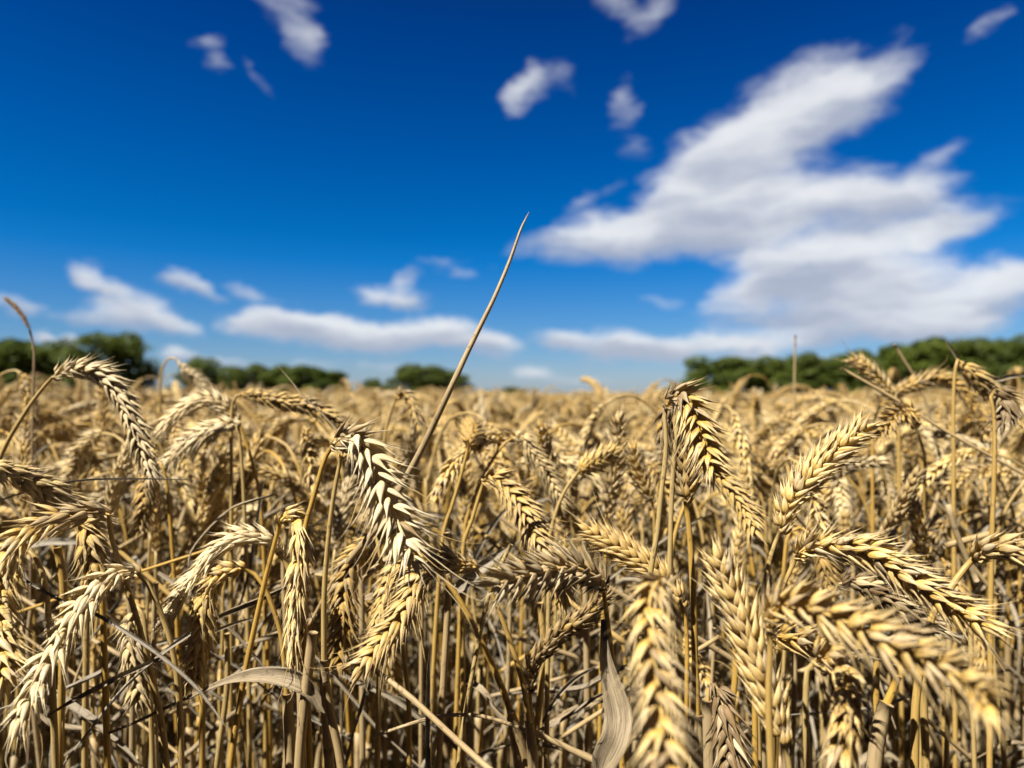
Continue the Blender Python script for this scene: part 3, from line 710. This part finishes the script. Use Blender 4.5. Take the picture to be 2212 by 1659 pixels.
hero('wheat ear arching over the top left, against the broad round tree',
 [(117,812),(165,797),(222,812),(262,862),(293,930),(315,990),(330,1030)], (.40,.40), [(117,812),(98,832),(55,890),(0,990),(-35,1130),(-45,1300)], seed=1, roll=.5, sc=1.05, wth=.35)
hero('small blurred ear hanging under the thin horizontal leaf end at the far left',
 [(46,806),(60,840),(66,880),(68,925),(62,975)], .62, [(46,806),(30,800),(0,812),(-30,860),(-40,1000)], seed=2)
hero('yellow ear sloping down to the right at the left edge, above the brown cluster',
 [(-20,1000),(25,1022),(75,1040),(125,1075),(175,1105),(215,1135)], (.33,.36), [(-20,1000),(-60,1040),(-90,1200)], seed=3, sc=1.1, wth=.2)
H4 = hero('brown-topped ear bending left along the left edge, over the hanging ears',
 [(235,1112),(195,1108),(140,1118),(85,1135),(40,1165),(5,1215),(-15,1270)], (.30,.27), [(235,1112),(243,1170),(270,1250),(310,1390),(345,1540),(360,1659)], seed=4, dark=(0,.35,0.65,0), sc=1.1, wth=.5, roll=.9, splay=1.2)
hero('ear hanging straight down beneath the brown-topped ear at the left',
 [(172,1122),(192,1150),(202,1190),(207,1235),(205,1262)], (.31,.31), [(172,1122),(176,1104),(190,1112),(215,1200),(225,1400)], seed=5, sc=1.05, wth=.4)
hero('ear hanging half out of the picture at the left edge, with curled awns',
 [(35,1195),(8,1265),(-4,1340),(4,1410),(12,1470)], (.29,.27), [(35,1195),(60,1185),(95,1250),(110,1420),(120,1659)], seed=6, sc=1.1, wth=.6, awn=.10)
hero('big bristly ear curving down into the lower left corner',
 [(298,1238),(268,1233),(235,1246),(200,1275),(163,1325),(128,1380),(96,1438),(66,1498),(42,1560)], (.30,.265), [(298,1238),(322,1266),(350,1330),(372,1400),(386,1500),(392,1659)], seed=7, sc=1.12, wth=.75, splay=1.25, awn=.13, roll=1.0)
hero('long pale ear arching left beside the small yellow curled ear',
 [(604,1196),(590,1170),(544,1158),(499,1165),(464,1191),(432,1236),(400,1268),(374,1308),(357,1338)], (.335,.325), [(604,1196),(618,1215),(640,1300),(655,1500),(655,1659)], seed=8, roll=.3, wth=.3, awn=.05, sheath_y=1380, thick=1.25)
hero('small yellow ear curled down in front of the long pale arching ear',
 [(525,1228),(497,1231),(468,1246),(448,1275),(440,1312),(437,1355),(428,1400),(419,1446),(416,1476)], .325, [(525,1228),(550,1240),(573,1272),(594,1325),(608,1375),(616,1448),(621,1530),(628,1659)], seed=9, roll=.15, wth=.1, sc=.95, tone=-.1, sheath_y=1490)
hero('straight pale ear hanging in sharp focus above the wide curled leaf',
 [(606,1125),(628,1108),(648,1130),(650,1180),(646,1240),(640,1305),(636,1365),(640,1425)], (.31,.305), [(606,1125),(597,1160),(575,1245),(547,1370),(530,1450),(515,1540),(498,1659)], seed=10, roll=.1, wth=.45, sc=1.05, awn=.09)
hero('central sharp ear with dark brown top and ragged white husks',
 [(722,958),(738,946),(766,944),(788,965),(806,1003),(825,1045),(841,1083),(855,1118),(869,1152),(885,1187),(897,1212)], (.305,.275), [(722,958),(702,990),(687,1040),(673,1090),(661,1135),(650,1220),(660,1400)], seed=11, dark=(0,.20,0.86,0), roll=.35, wth=.8, sc=1.28, splay=1.3, awn=.15)
hero('darker ear tucked behind the brown top of the central sharp ear',
 [(738,985),(750,962),(775,962),(800,985),(812,1020),(815,1060)], (.34,.36), [(738,985),(728,1030),(718,1090),(708,1180),(700,1300),(702,1500),(712,1659)], seed=12, dark=(0,.5,0.72,0), roll=1.3, wth=.6, sc=.95, tone=.2, sheath_y=1400)
hero('yellow ear hanging behind the lower end of the central ear, on thick golden stem',
 [(950,1238),(912,1216),(876,1214),(848,1243),(834,1285),(824,1330),(812,1380)], (.355,.35), [(950,1238),(989,1290),(1030,1366),(1069,1450),(1102,1536),(1125,1659)], seed=13, roll=.2, wth=.15, sc=.95, tone=-.1, sheath_y=1530, thick=1.3)
hero('ear arching left and ending bristly over the long diagonal straw',
 [(1026,1226),(995,1219),(963,1212),(930,1222),(904,1254),(888,1290),(868,1330),(838,1370),(808,1408),(776,1446)], (.325,.30), [(1026,1226),(1032,1234),(1056,1270),(1081,1327),(1107,1400),(1129,1474),(1143,1560),(1152,1659)], seed=14, roll=.3, wth=.45, sc=1.05, awn=.08, sheath_y=1545)
hero('golden shaded ear hanging between the straight pale ear and the yellow one',
 [(792,1168),(770,1195),(750,1240),(742,1290),(742,1340),(736,1390),(734,1430)], .36, [(792,1168),(812,1162),(826,1250),(820,1400),(815,1659)], seed=15, roll=.2, wth=.4, sc=1.1, awn=.05)
H16 = hero('horizontal brown ear pointing left, above the wide hanging flag leaf',
 [(1303,1272),(1298,1252),(1270,1236),(1241,1226),(1212,1227),(1184,1232),(1155,1238),(1126,1246),(1097,1254),(1070,1262)], (.30,.265), [(1303,1272),(1307,1300),(1313,1345),(1322,1420),(1335,1540),(1345,1659)], seed=16, dark=(0,.9,0.50,1), roll=.45, wth=.65, sc=1.18, splay=1.2, tone=.25, awn=.04)
leaf_on(H16, [(1304,1338),(1306,1400),(1314,1450),(1328,1500),(1338,1550),(1330,1600),(1305,1650),(1290,1700)], (.298,.295,.29,.285,.30), .0132, twist=[0,.0,.15,.5,1.5], curl=[1.5,.9,.5,.6,1.2], prof=([0,.2,.45,.7,1],[.42,.62,1.0,1.0,.5]), seed=3, ripple=.03)
hero('dark ear standing up below the horizontal brown one, its yellow husks facing down',
 [(1145,1492),(1147,1440),(1168,1412),(1200,1376),(1235,1350),(1267,1327),(1292,1303),(1306,1285)], (.34,.33), [(1145,1492),(1146,1520),(1149,1600),(1152,1659)], seed=17, dark=(0,1,0.86,-1), roll=.9, wth=.3, tone=.35, sc=.95)
hero('bright yellow ear slanting from upper left down behind the big front ear',
 [(1474,1310),(1462,1288),(1432,1250),(1396,1221),(1350,1190),(1305,1163),(1270,1146)], (.34,.36), [(1474,1310),(1482,1350),(1484,1450),(1480,1659)], seed=18, roll=.15, wth=.05, tone=-.25, sc=1.05)
hero('big blurred ear hanging down the foreground, right of the wide flag leaf',
 [(1438,1272),(1422,1256),(1405,1290),(1402,1345),(1410,1410),(1420,1470),(1430,1540),(1440,1610),(1446,1690),(1450,1750)], (.215,.165), [(1438,1272),(1452,1290),(1466,1350),(1470,1500),(1475,1659)], seed=19, dark=(0,.10,0.72,0), roll=.35, wth=.85, sc=.95, splay=1.15, awn=.03)
hero('tall golden ear leaning left with plump rounded grains, right of the big front ear',
 [(1690,1600),(1672,1550),(1655,1490),(1634,1430),(1612,1370),(1592,1315),(1572,1262),(1550,1205)], (.245,.265), [(1690,1600),(1702,1640),(1712,1720),(1720,1800)], seed=20, roll=.05, wth=.1, sc=1.12, tone=-.15, splay=.95, awn=.04)
hero('short upright ear on a straight yellow stem, shaded by the brown-topped ear above',
 [(1481,1082),(1484,1050),(1482,1015),(1476,985),(1465,955)], (.345,.35), [(1481,1082),(1487,1125),(1493,1200),(1499,1320),(1501,1416),(1505,1528),(1507,1659)], seed=21, roll=.5, wth=.3, sc=1.1, sheath_y=1525, thick=1.35)
hero('sharp ear with brown crown bending over right, on the dark stem',
 [(1441,874),(1452,857),(1474,853),(1492,876),(1502,903),(1512,935),(1524,967),(1532,997),(1540,1018)], (.325,.29), [(1441,874),(1436,895),(1439,950),(1436,1003),(1428,1070),(1420,1150),(1400,1300),(1395,1659)], seed=22, dark=(0,.30,0.86,0), roll=.5, wth=.65, sc=1.15, splay=1.25, awn=.07)
hero('dark ear hanging in shade just left of the brown-crowned ear',
 [(1452,872),(1441,890),(1436,920),(1440,955)], (.345,.35), [(1452,872),(1460,868),(1464,900),(1450,1100),(1440,1659)], seed=52, roll=.9, wth=.6, tone=.3, dark=(0,1,.6,0), sc=.95)  # its shade is painted in as darker husk colour
hero('yellow ear sloping down right behind the brown-crowned ear',
 [(1523,1010),(1545,1022),(1572,1048),(1597,1080),(1618,1115),(1634,1150)], (.40,.38), [(1523,1010),(1510,1005),(1495,1050),(1450,1200),(1440,1500)], seed=23, roll=.2, wth=.15, tone=-.1)
hero('upright ear leaning right with its tip reaching towards the wood',
 [(1686,1146),(1699,1100),(1720,1063),(1747,1030),(1776,997),(1812,966),(1846,940),(1866,924)], (.32,.33), [(1686,1146),(1667,1194),(1650,1270),(1640,1340),(1636,1500),(1640,1659)], seed=24, roll=.3, wth=.3, tone=.05, sc=1.08, awn=.07)
hero('long sharp ear sweeping right to the edge with a fringe of pale awns',
 [(1722,1200),(1737,1186),(1772,1176),(1817,1178),(1859,1188),(1899,1206),(1940,1232),(1985,1262),(2030,1292),(2080,1322),(2130,1350)], (.315,.265), [(1722,1200),(1706,1235),(1684,1290),(1670,1400),(1668,1659)], seed=25, roll=.8, wth=.55, sc=1.12, splay=1.2, awn=.15)
hero('huge blurred ear sweeping across the lower right foreground',
 [(1660,1350),(1668,1318),(1700,1306),(1745,1314),(1800,1332),(1860,1358),(1925,1386),(1990,1415),(2055,1448),(2105,1486),(2130,1520)], (.23,.165), [(1660,1350),(1664,1400),(1660,1500),(1665,1659)], seed=26, roll=.7, wth=.85, sc=.98, splay=1.2, awn=.05)
hero('shadowed dark ear between the fringed ear and the huge blurred one',
 [(1812,1262),(1845,1255),(1880,1270),(1915,1290),(1950,1312),(1990,1338),(2035,1368)], (.335,.32), [(1812,1262),(1800,1280),(1810,1400),(1820,1659)], seed=27, dark=(0,.8,1.1,0), roll=.5, wth=.4, tone=.3)  # shadow on this ear is put into the husk colour
hero('yellow-green ear leaving the picture at the right edge on a thick curved stem',
 [(2105,1204),(2128,1190),(2165,1184),(2205,1192),(2250,1212),(2290,1245)], (.30,.27), [(2105,1204),(2073,1241),(2045,1284),(2010,1340),(1980,1500),(1975,1659)], seed=28, roll=.9, wth=.1, tone=-.1, sc=1.15, thick=1.3, splay=.9)
hero('pale ear pointing right just under the huge blurred ear',
 [(1650,1378),(1690,1376),(1730,1380),(1768,1390),(1806,1402)], (.29,.27), [(1650,1378),(1636,1385),(1630,1450),(1632,1659)], seed=29, roll=.6, wth=.6, sc=1.1, awn=.05)
hero('blurred ear hanging at the bottom below the huge blurred ear',
 [(1765,1425),(1795,1420),(1822,1450),(1832,1500),(1828,1560),(1815,1625)], (.25,.215), [(1765,1425),(1745,1440),(1740,1550),(1745,1659)], seed=30, roll=.9, wth=.4, sc=1.2)
hero('dark shaded ear hanging at the bottom left of the tall golden ear',
 [(1545,1480),(1556,1500),(1568,1550),(1575,1610),(1580,1680)], (.30,.29), [(1545,1480),(1535,1476),(1528,1520),(1528,1659)], seed=31, dark=(0,1,1.15,0), roll=.6, wth=.5, tone=.4, sc=1.1)  # dark husk tone stands in for the shade on this ear
hero('blurred upright ear standing in the middle distance left of the brown-crowned ear',
 [(1312,1115),(1318,1068),(1327,1010),(1334,955),(1336,905)], (.47,.47), [(1312,1115),(1308,1200),(1300,1400)], seed=32, wth=.5, tone=.2, sc=1.15)
hero('blurred ear slanting just right of the middle distance upright ear',
 [(1409,1085),(1392,1048),(1376,1010),(1366,970)], .46, [(1409,1085),(1414,1150),(1412,1400)], seed=33, tone=.1)
hero('narrow yellow ear nodding right on a tall hooped stem, near the centre',
 [(1110,945),(1128,942),(1143,965),(1160,990),(1178,1014),(1197,1047),(1216,1085)], .46, [(1110,945),(1097,952),(1078,972),(1058,1003),(1038,1040),(1015,1100),(1004,1150),(995,1300)], seed=34, roll=.1, wth=.1, tone=-.1, sc=.9)
hero('pale ear sloping down right to meet the horizontal brown ear',
 [(1047,1036),(1070,1032),(1101,1060),(1126,1093),(1144,1128),(1162,1165),(1184,1205),(1202,1235)], (.39,.35), [(1047,1036),(1034,1075),(1018,1130),(1000,1200),(1000,1500)], seed=35, roll=.4, wth=.5, sc=1.1, awn=.05)
hero('yellow ear lying to the right on a curved golden stem, centre right',
 [(1254,1015),(1275,1003),(1300,990),(1325,978)], (.42,.45), [(1254,1015),(1236,1036),(1218,1064),(1203,1100),(1190,1150),(1178,1220),(1170,1500)], seed=36, roll=.5, wth=.1, tone=-.1, sc=1.1)
hero('shadow-side ear nodding right on a straight yellow stem, by the rolled leaf',
 [(857,858),(870,849),(886,862),(898,890),(908,925)], .52, [(857,858),(843,892),(832,940),(826,1000),(820,1200)], seed=37, tone=.2, sc=.95)
hero('foreshortened yellow ear on a pale straight stem, just right of the rolled leaf',
 [(1014,958),(1018,942),(1021,928),(1018,918)], (.42,.46), [(1014,958),(1007,985),(994,1035),(976,1095),(958,1155),(945,1300)], seed=38, tone=-.15, sc=1.1)
hero('blurred hooped ear rising against the sky left of the lone small tree',
 [(390,786),(402,800),(420,812),(440,832),(452,860)], .72, [(390,786),(378,774),(364,774),(354,788),(347,815),(345,870)], seed=39)
hero('long blurred ear drooping left of the thin leaning leaf tip, far row',
 [(512,906),(486,878),(450,864),(412,874),(372,902),(345,935)], .48, [(512,906),(530,950),(548,1010),(562,1080),(570,1200)], seed=40, sc=1.1)
hero('blurred pale ear drooping left underneath the long far-row ear',
 [(515,920),(486,918),(450,932),(415,950),(385,975),(360,1005)], .46, [(515,920),(522,990),(528,1100)], seed=41, sc=1.1)
hero('blurred ear running down right towards the brown top of the central ear',
 [(528,850),(566,858),(612,868),(655,874),(700,890),(735,912),(758,932)], .47, [(528,850),(510,856),(500,900),(500,1050)], seed=42, sc=1.0, wth=.1)
hero('blurred arched ear crossing over at the right, under the wood',
 [(1913,868),(1943,845),(1977,830),(2019,817),(2057,826),(2083,848),(2103,880)], .58, [(1913,868),(1895,890),(1885,950),(1885,1100)], seed=43)
hero('blurred broad pale ear below the leaning leaf blade at the right',
 [(2080,785),(2100,805),(2123,830),(2148,856)], .48, [(2080,785),(2068,778),(2060,850),(2060,1050)], seed=44, tone=-.1, sc=1.1)
hero('dark striped ear hanging near the right edge on a grey upright straw',
 [(2150,842),(2168,850),(2172,885),(2160,915)], .40, [(2150,842),(2140,850),(2148,910),(2148,1010),(2143,1150),(2140,1300)], seed=45, dark=(0,1,.95,0), tone=.35, wth=.5, sc=1.1)
hero('blurred ear pointing up left against the wood at the right',
 [(1930,865),(1912,838),(1885,810),(1862,786),(1842,778)], .56, [(1930,865),(1940,900),(1942,1050)], seed=46)
hero('small shaded ear hanging behind the shadow gap in the lower left',
 [(285,1330),(280,1370),(290,1420),(300,1470),(300,1520)], .36, [(285,1330),(292,1312),(310,1330),(322,1450),(330,1659)], seed=47, tone=.1)
hero('ear half hidden behind the yellow one, just under the arching left ear',
 [(330,1010),(318,1050),(312,1095),(305,1140)], .44, [(330,1010),(345,1000),(362,1060),(380,1300)], seed=48)
hero('blurred ear hanging left of centre above the straight pale ear',
 [(560,1120),(548,1100),(536,1125),(530,1165)], .5, [(560,1120),(568,1150),(572,1400)], seed=49)
hero('soft pale ear hanging low behind the horizontal brown ear',
 [(1195,1225),(1205,1250),(1212,1280),(1215,1310)], .36, [(1195,1225),(1190,1215),(1185,1300),(1180,1659)], seed=50, wth=.4)
hero('blurred ear hanging right of the tall upright leaning ear, over dark stems',
 [(1745,1150),(1768,1180),(1780,1220),(1792,1260)], .42, [(1745,1150),(1725,1140),(1700,1165),(1690,1300)], seed=51, wth=.1, tone=-.1)

# ------------------------------------------------------------------ loose straws, broken culms and dead leaf blades
def straw(label, px, d, r, name='straw', ground=False, mat=2, group=None, golden_top=None, taper=.85):
    P = pts_at(px, d)
    if ground: P = np.array(to_ground(list(P)))
    pp, L = spline(P, .006); g = np.array(pp[-1] if ground else pp[0]); m = MB()
    rad = np.linspace(r * taper, r, len(pp)); tube(m, pp, rad, 8, .5, mat)
    o = m.obj(name, MATS, None, g); tag(o, label, 'straw', group); return o
def dead_leaf(label, px, d, width, twist=0.0, curl=.8, prof=None, seed=0, normal=None, ripple=.05, name='dry_leaf', mi=3):
    P, L = spline(pts_at(px, d), .004); m = MB(); g = P[0].copy()
    blade(m, P, width, normal if normal is not None else CAM - P[0], twist, curl, prof=prof, ripple=ripple, seed=seed, mi=mi, thick=.0003)
    o = m.obj(name, MATS, None, g); return tag(o, label, 'leaf')
dead_leaf('long rolled leaf leaning right and rising alone against the sky',
 [(714,1254),(770,1185),(820,1128),(868,1040),(905,972),(940,900),(973,830),(1005,762),(1036,700),(1066,640),(1100,560),(1124,494),(1143,458)], (.36,.34,.325,.33,.34), .0062, mi=2, curl=[-.9,-1.1,-1.2,-1.4,-1.5,-1.2], normal=(-.5,-1,.25), prof=([0,.3,.6,.85,.97,1],[.8,1,.95,.62,.3,.05]), seed=1, ripple=.01)
dead_leaf('wide pale leaf curling over in focus, below the straight hanging ear',
 [(224,1590),(304,1557),(400,1512),(470,1480),(520,1464),(575,1458),(635,1466),(675,1492),(690,1525),(702,1540)], (.31,.30,.30,.30), .0105, twist=[.0,.0,.2,.5,.9,1.1], curl=[1.6,1.5,1.1,.8,.6,.8,1.2], prof=([0,.45,.56,.68,.83,.94,1],[.2,.24,.32,.66,1,.75,.08]), seed=2, ripple=.02, normal=(0,-.4,1))
dead_leaf('long pale straw-like leaf running down right through the lower left, pointed end',
 [(48,1250),(134,1298),(205,1326),(272,1365),(346,1416),(416,1476),(460,1530),(496,1582)], (.29,.275), .0034, curl=1.4, prof=([0,.5,.85,1],[.7,1,.8,.05]), seed=3, ripple=.01)
dead_leaf('thin twisted leaf crossing the long pale one, falling to bottom left',
 [(410,1368),(336,1426),(266,1490),(208,1560),(170,1608),(126,1664)], (.295,.27), .0026, twist=4, curl=.8, seed=4, prof=([0,.5,1],[1,.8,.3]))
dead_leaf('grey folded leaf sliver lying across the crossing of the two long leaves',
 [(350,1420),(262,1462),(200,1495),(150,1520),(100,1550)], (.29,.285), .0042, twist=1.0, curl=1.2, seed=5)
straw('long bare straw running from the bristly ear tip to the bottom edge', [(806,1445),(883,1503),(979,1592),(1060,1664),(1130,1720)], (.305,.27), .0014)
straw('thin curved straw bowed over the dark gaps at the bottom centre', [(809,1590),(899,1560),(953,1547),(1027,1545),(1097,1563),(1158,1586),(1286,1638)], .33, .0010)
straw('short pale straw stub slanting up behind the central ear tip', [(787,1250),(815,1222),(848,1202)], .37, .0018)
dead_leaf('broad faded leaf slanting up right behind the golden stem', [(966,1310),(1000,1262),(1045,1222),(1100,1180)], (.37,.38), .0085, curl=.7, seed=6)
straw('slim golden straw leaning right, crossing behind the arching ear stem', [(1104,1176),(1080,1226),(1056,1284),(1032,1395),(1017,1474),(1000,1570),(990,1659)], .345, .0013, mat=1, ground=True)
straw('grey thin straw crossing the lower right of the picture from the wood', [(1817,795),(1930,860),(2051,936),(2212,1024),(2280,1060)], (.50,.46), .0012)
straw('bare upright straw standing alone against the clouds above the wood', [(1718,724),(1717,775),(1716,830),(1716,950)], .75, .0012, ground=True)
straw('slanting straw tip left of the pale leaf blade in front of the wood', [(1932,744),(1955,782),(1979,820),(2000,870)], .62, .0014, ground=True)
dead_leaf('pale narrow leaf blade pointing up left before the wood at the right', [(2092,806),(2070,775),(2050,746),(2038,730)], .5, .0042, curl=1.2, seed=7)
dead_leaf('pale leaf end sticking out right near the right edge of the wood', [(2105,826),(2150,820),(2190,812),(2218,812)], .5, .0055, curl=.9, seed=8)
dead_leaf('thin horizontal leaf bowing across the left below the arching ear', [(-20,1088),(50,1064),(120,1046),(192,1036),(298,1034),(397,1036),(440,1040)], (.35,.37), .0022, curl=1.3, seed=9)
dead_leaf('thin pointed leaf leaning left of the long far-row ears', [(735,935),(690,888),(655,855),(628,822),(601,791)], (.42,.43), .0030, curl=1.3, seed=10, prof=([0,.5,1],[1,.8,.1]))
dead_leaf('grey leaf strip running up right behind the small yellow ear', [(430,1360),(475,1330),(540,1302),(600,1275),(640,1255)], (.36,.38), .0050, curl=1.2, seed=11, twist=.8)
dead_leaf('second grey leaf strip beneath the other behind the small yellow ear', [(400,1395),(450,1370),(510,1345),(570,1330)], (.37,.38), .0035, curl=1.2, seed=12)
straw('straight thick straw with a cut top right of the small yellow ear stem', [(676,1366),(668,1430),(655,1545),(646,1659)], .30, .0026, ground=True)
straw('pale ridged straw rising from the bottom under the golden shaded ear', [(704,1476),(718,1560),(738,1664)], .305, .0022, ground=True)
dead_leaf('torn pale leaf sheath standing upright at the bottom centre left', [(925,1680),(924,1600),(925,1520),(926,1450),(929,1392)], .33, .0052, curl=1.3, seed=13, prof=([0,.5,.8,1],[1,1,.7,.1]))
straw('flattened straw stub standing beside the thick yellow stem at the bottom', [(1528,1512),(1530,1580),(1532,1664)], .30, .0030, ground=True)
straw('thick pale broken straw leaning right at the bottom under the huge ear', [(1915,1520),(1903,1560),(1888,1659)], .285, .0036, ground=True)
straw('golden straw leaning into the pale broken one under the huge ear', [(1940,1460),(1929,1490),(1913,1524),(1905,1560)], .287, .0018, mat=1)
straw('pale sheathed straw fanning out left below the curved golden stems', [(1104,1538),(1120,1590),(1142,1664)], .345, .0026, ground=True)
dead_leaf('dark narrow leaf slanting up through the gap under the dark upright ear', [(1172,1560),(1200,1510),(1238,1468),(1292,1436)], (.35,.37), .0040, curl=1.2, seed=14, twist=.6)
straw('pale straw slanting across the bottom just left of the flag leaf', [(1155,1582),(1215,1610),(1250,1628),(1310,1655)], .32, .0016)
straw('pale straw lying across behind the fringed ear near the right edge', [(2040,1180),(2090,1166),(2145,1152)], .45, .0022)
straw('grey straw leaning left of the dark striped hanging ear', [(2110,1255),(2085,1200),(2062,1140),(2048,1090)], .42, .0018)
straw('pale sloping straw stub right of the upright leaning ear', [(1935,1210),(1975,1165),(2030,1110)], .5, .0020)
GSTR = 'bare straws standing between the front ears'
for k in range(34):
    u = 60 + 2150 * (k + RS.rand()) / 34; d_ = RS.uniform(.36, .49); yt = RS.uniform(1130, 1400)
    straw('bare pale straw standing among the dark stems between the front ears', [(u, yt), (u + RS.uniform(-14, 14), yt + 120), (u + RS.uniform(-25, 25), 1680)], d_, RS.uniform(.0014, .0024), ground=True, mat=2 if RS.rand() < .65 else 1, group=GSTR)

# a tangle of broken straws and shrivelled leaves caught among the stems
GT = 'broken straws caught at a slant among the stems'; GL = 'shrivelled leaf blades caught among the stems'
for k in range(84):
    d_ = RS.uniform(.37, .85); u, v_ = RS.uniform(-30, 2240), RS.uniform(1120, 1640) if d_ < .55 else RS.uniform(1000, 1350)
    L_ = RS.uniform(.05, .16) / d_ * F; a = R(RS.uniform(15, 75)) * (1 if RS.rand() < .5 else -1)
    dx, dy = math.sin(a) * L_ / 2, math.cos(a) * L_ / 2
    straw('pale broken straw caught at a slant among the upright stems', [(u - dx, v_ - dy), (u + RS.uniform(-8, 8), v_), (u + dx, v_ + dy)], (d_ + RS.uniform(-.03, .03), d_ + RS.uniform(-.03, .03)), RS.uniform(.0009, .0020), mat=2 if RS.rand() < .8 else 1, group=GT)
for k in range(120):
    d_ = RS.uniform(.36, .8); u, v_ = RS.uniform(-30, 2240), RS.uniform(1150, 1650) if d_ < .55 else RS.uniform(1000, 1350)
    L_ = RS.uniform(.05, .13) / d_ * F; a = R(RS.uniform(10, 85)) * (1 if RS.rand() < .5 else -1)
    dx, dy = math.sin(a) * L_ / 2, math.cos(a) * L_ / 2; bow = RS.uniform(-.22, .22) * L_
    o = dead_leaf('shrivelled grey-brown leaf blade caught among the stems', [(u - dx, v_ - dy), (u - dx * .4 + bow * .7, v_ - dy * .4 - abs(bow) * .5), (u + dx * .3 + bow, v_ + dy * .3), (u + dx, v_ + dy)], (d_, d_ + RS.uniform(-.03, .03)), RS.uniform(.0022, .0065), twist=RS.uniform(-5, 5), curl=RS.uniform(.6, 1.5), seed=300 + k, ripple=.10)
    o['group'] = GL

# the brown grass head at the left edge
g0 = pts_at([(64,712),(74,760),(72,830),(70,950)], .55); full = to_ground(list(g0)); gg = np.array(full[-1])
gr = tag(empty('grass_stalk', gg), 'tall grass stalk with a thin dark brown head at the left edge', 'grass')
pp, _ = spline(full, .01); m = MB(); tube(m, pp, .0008, 6, .8, 0); m.obj('stem', [M_GRASSHEAD], gr, gg)
m = MB(); ear_geo(m, pts_at([(64,712),(50,684),(32,662),(13,645)], .55), (1, 0, 0), .34, T_MID, 0, 77, .5, .6); m.obj('grass_head', [M_GRASSHEAD], gr, gg)

# green weeds low between the stems
m = MB()
for k in range(900):
    x, y = RS.uniform(-1.6, 1.6), RS.uniform(.5, 2.6); 
    if math.sin(x * 3.1) + math.cos(y * 4.3) < .25: continue
    a = RS.uniform(0, 6.28); h = RS.uniform(.04, .22); w_ = RS.uniform(.002, .007); dx, dy = math.cos(a), math.sin(a)
    P = np.array([[x, y, 0], [x + dx * h * .2, y + dy * h * .2, h * .6], [x + dx * h * .6, y + dy * h * .6, h]])
    sd_ = np.array([-dy, dx, 0]) * w_
    V = np.array([P[0] - sd_, P[0] + sd_, P[1] + sd_, P[1] - sd_, P[2] + sd_ * .1, P[2] - sd_ * .1])
    m.add(V, [(0, 1, 2, 3), (3, 2, 4, 5)], np.zeros((6, 2)), RS.rand())
tag(m.obj('ground_weeds', [M_WEED], None, np.zeros(3)), 'sparse green weeds low between the wheat stems', 'weeds', kind='stuff')
print('plants', len(ind), 'rest', len(rest), 'patches', len(bp_))
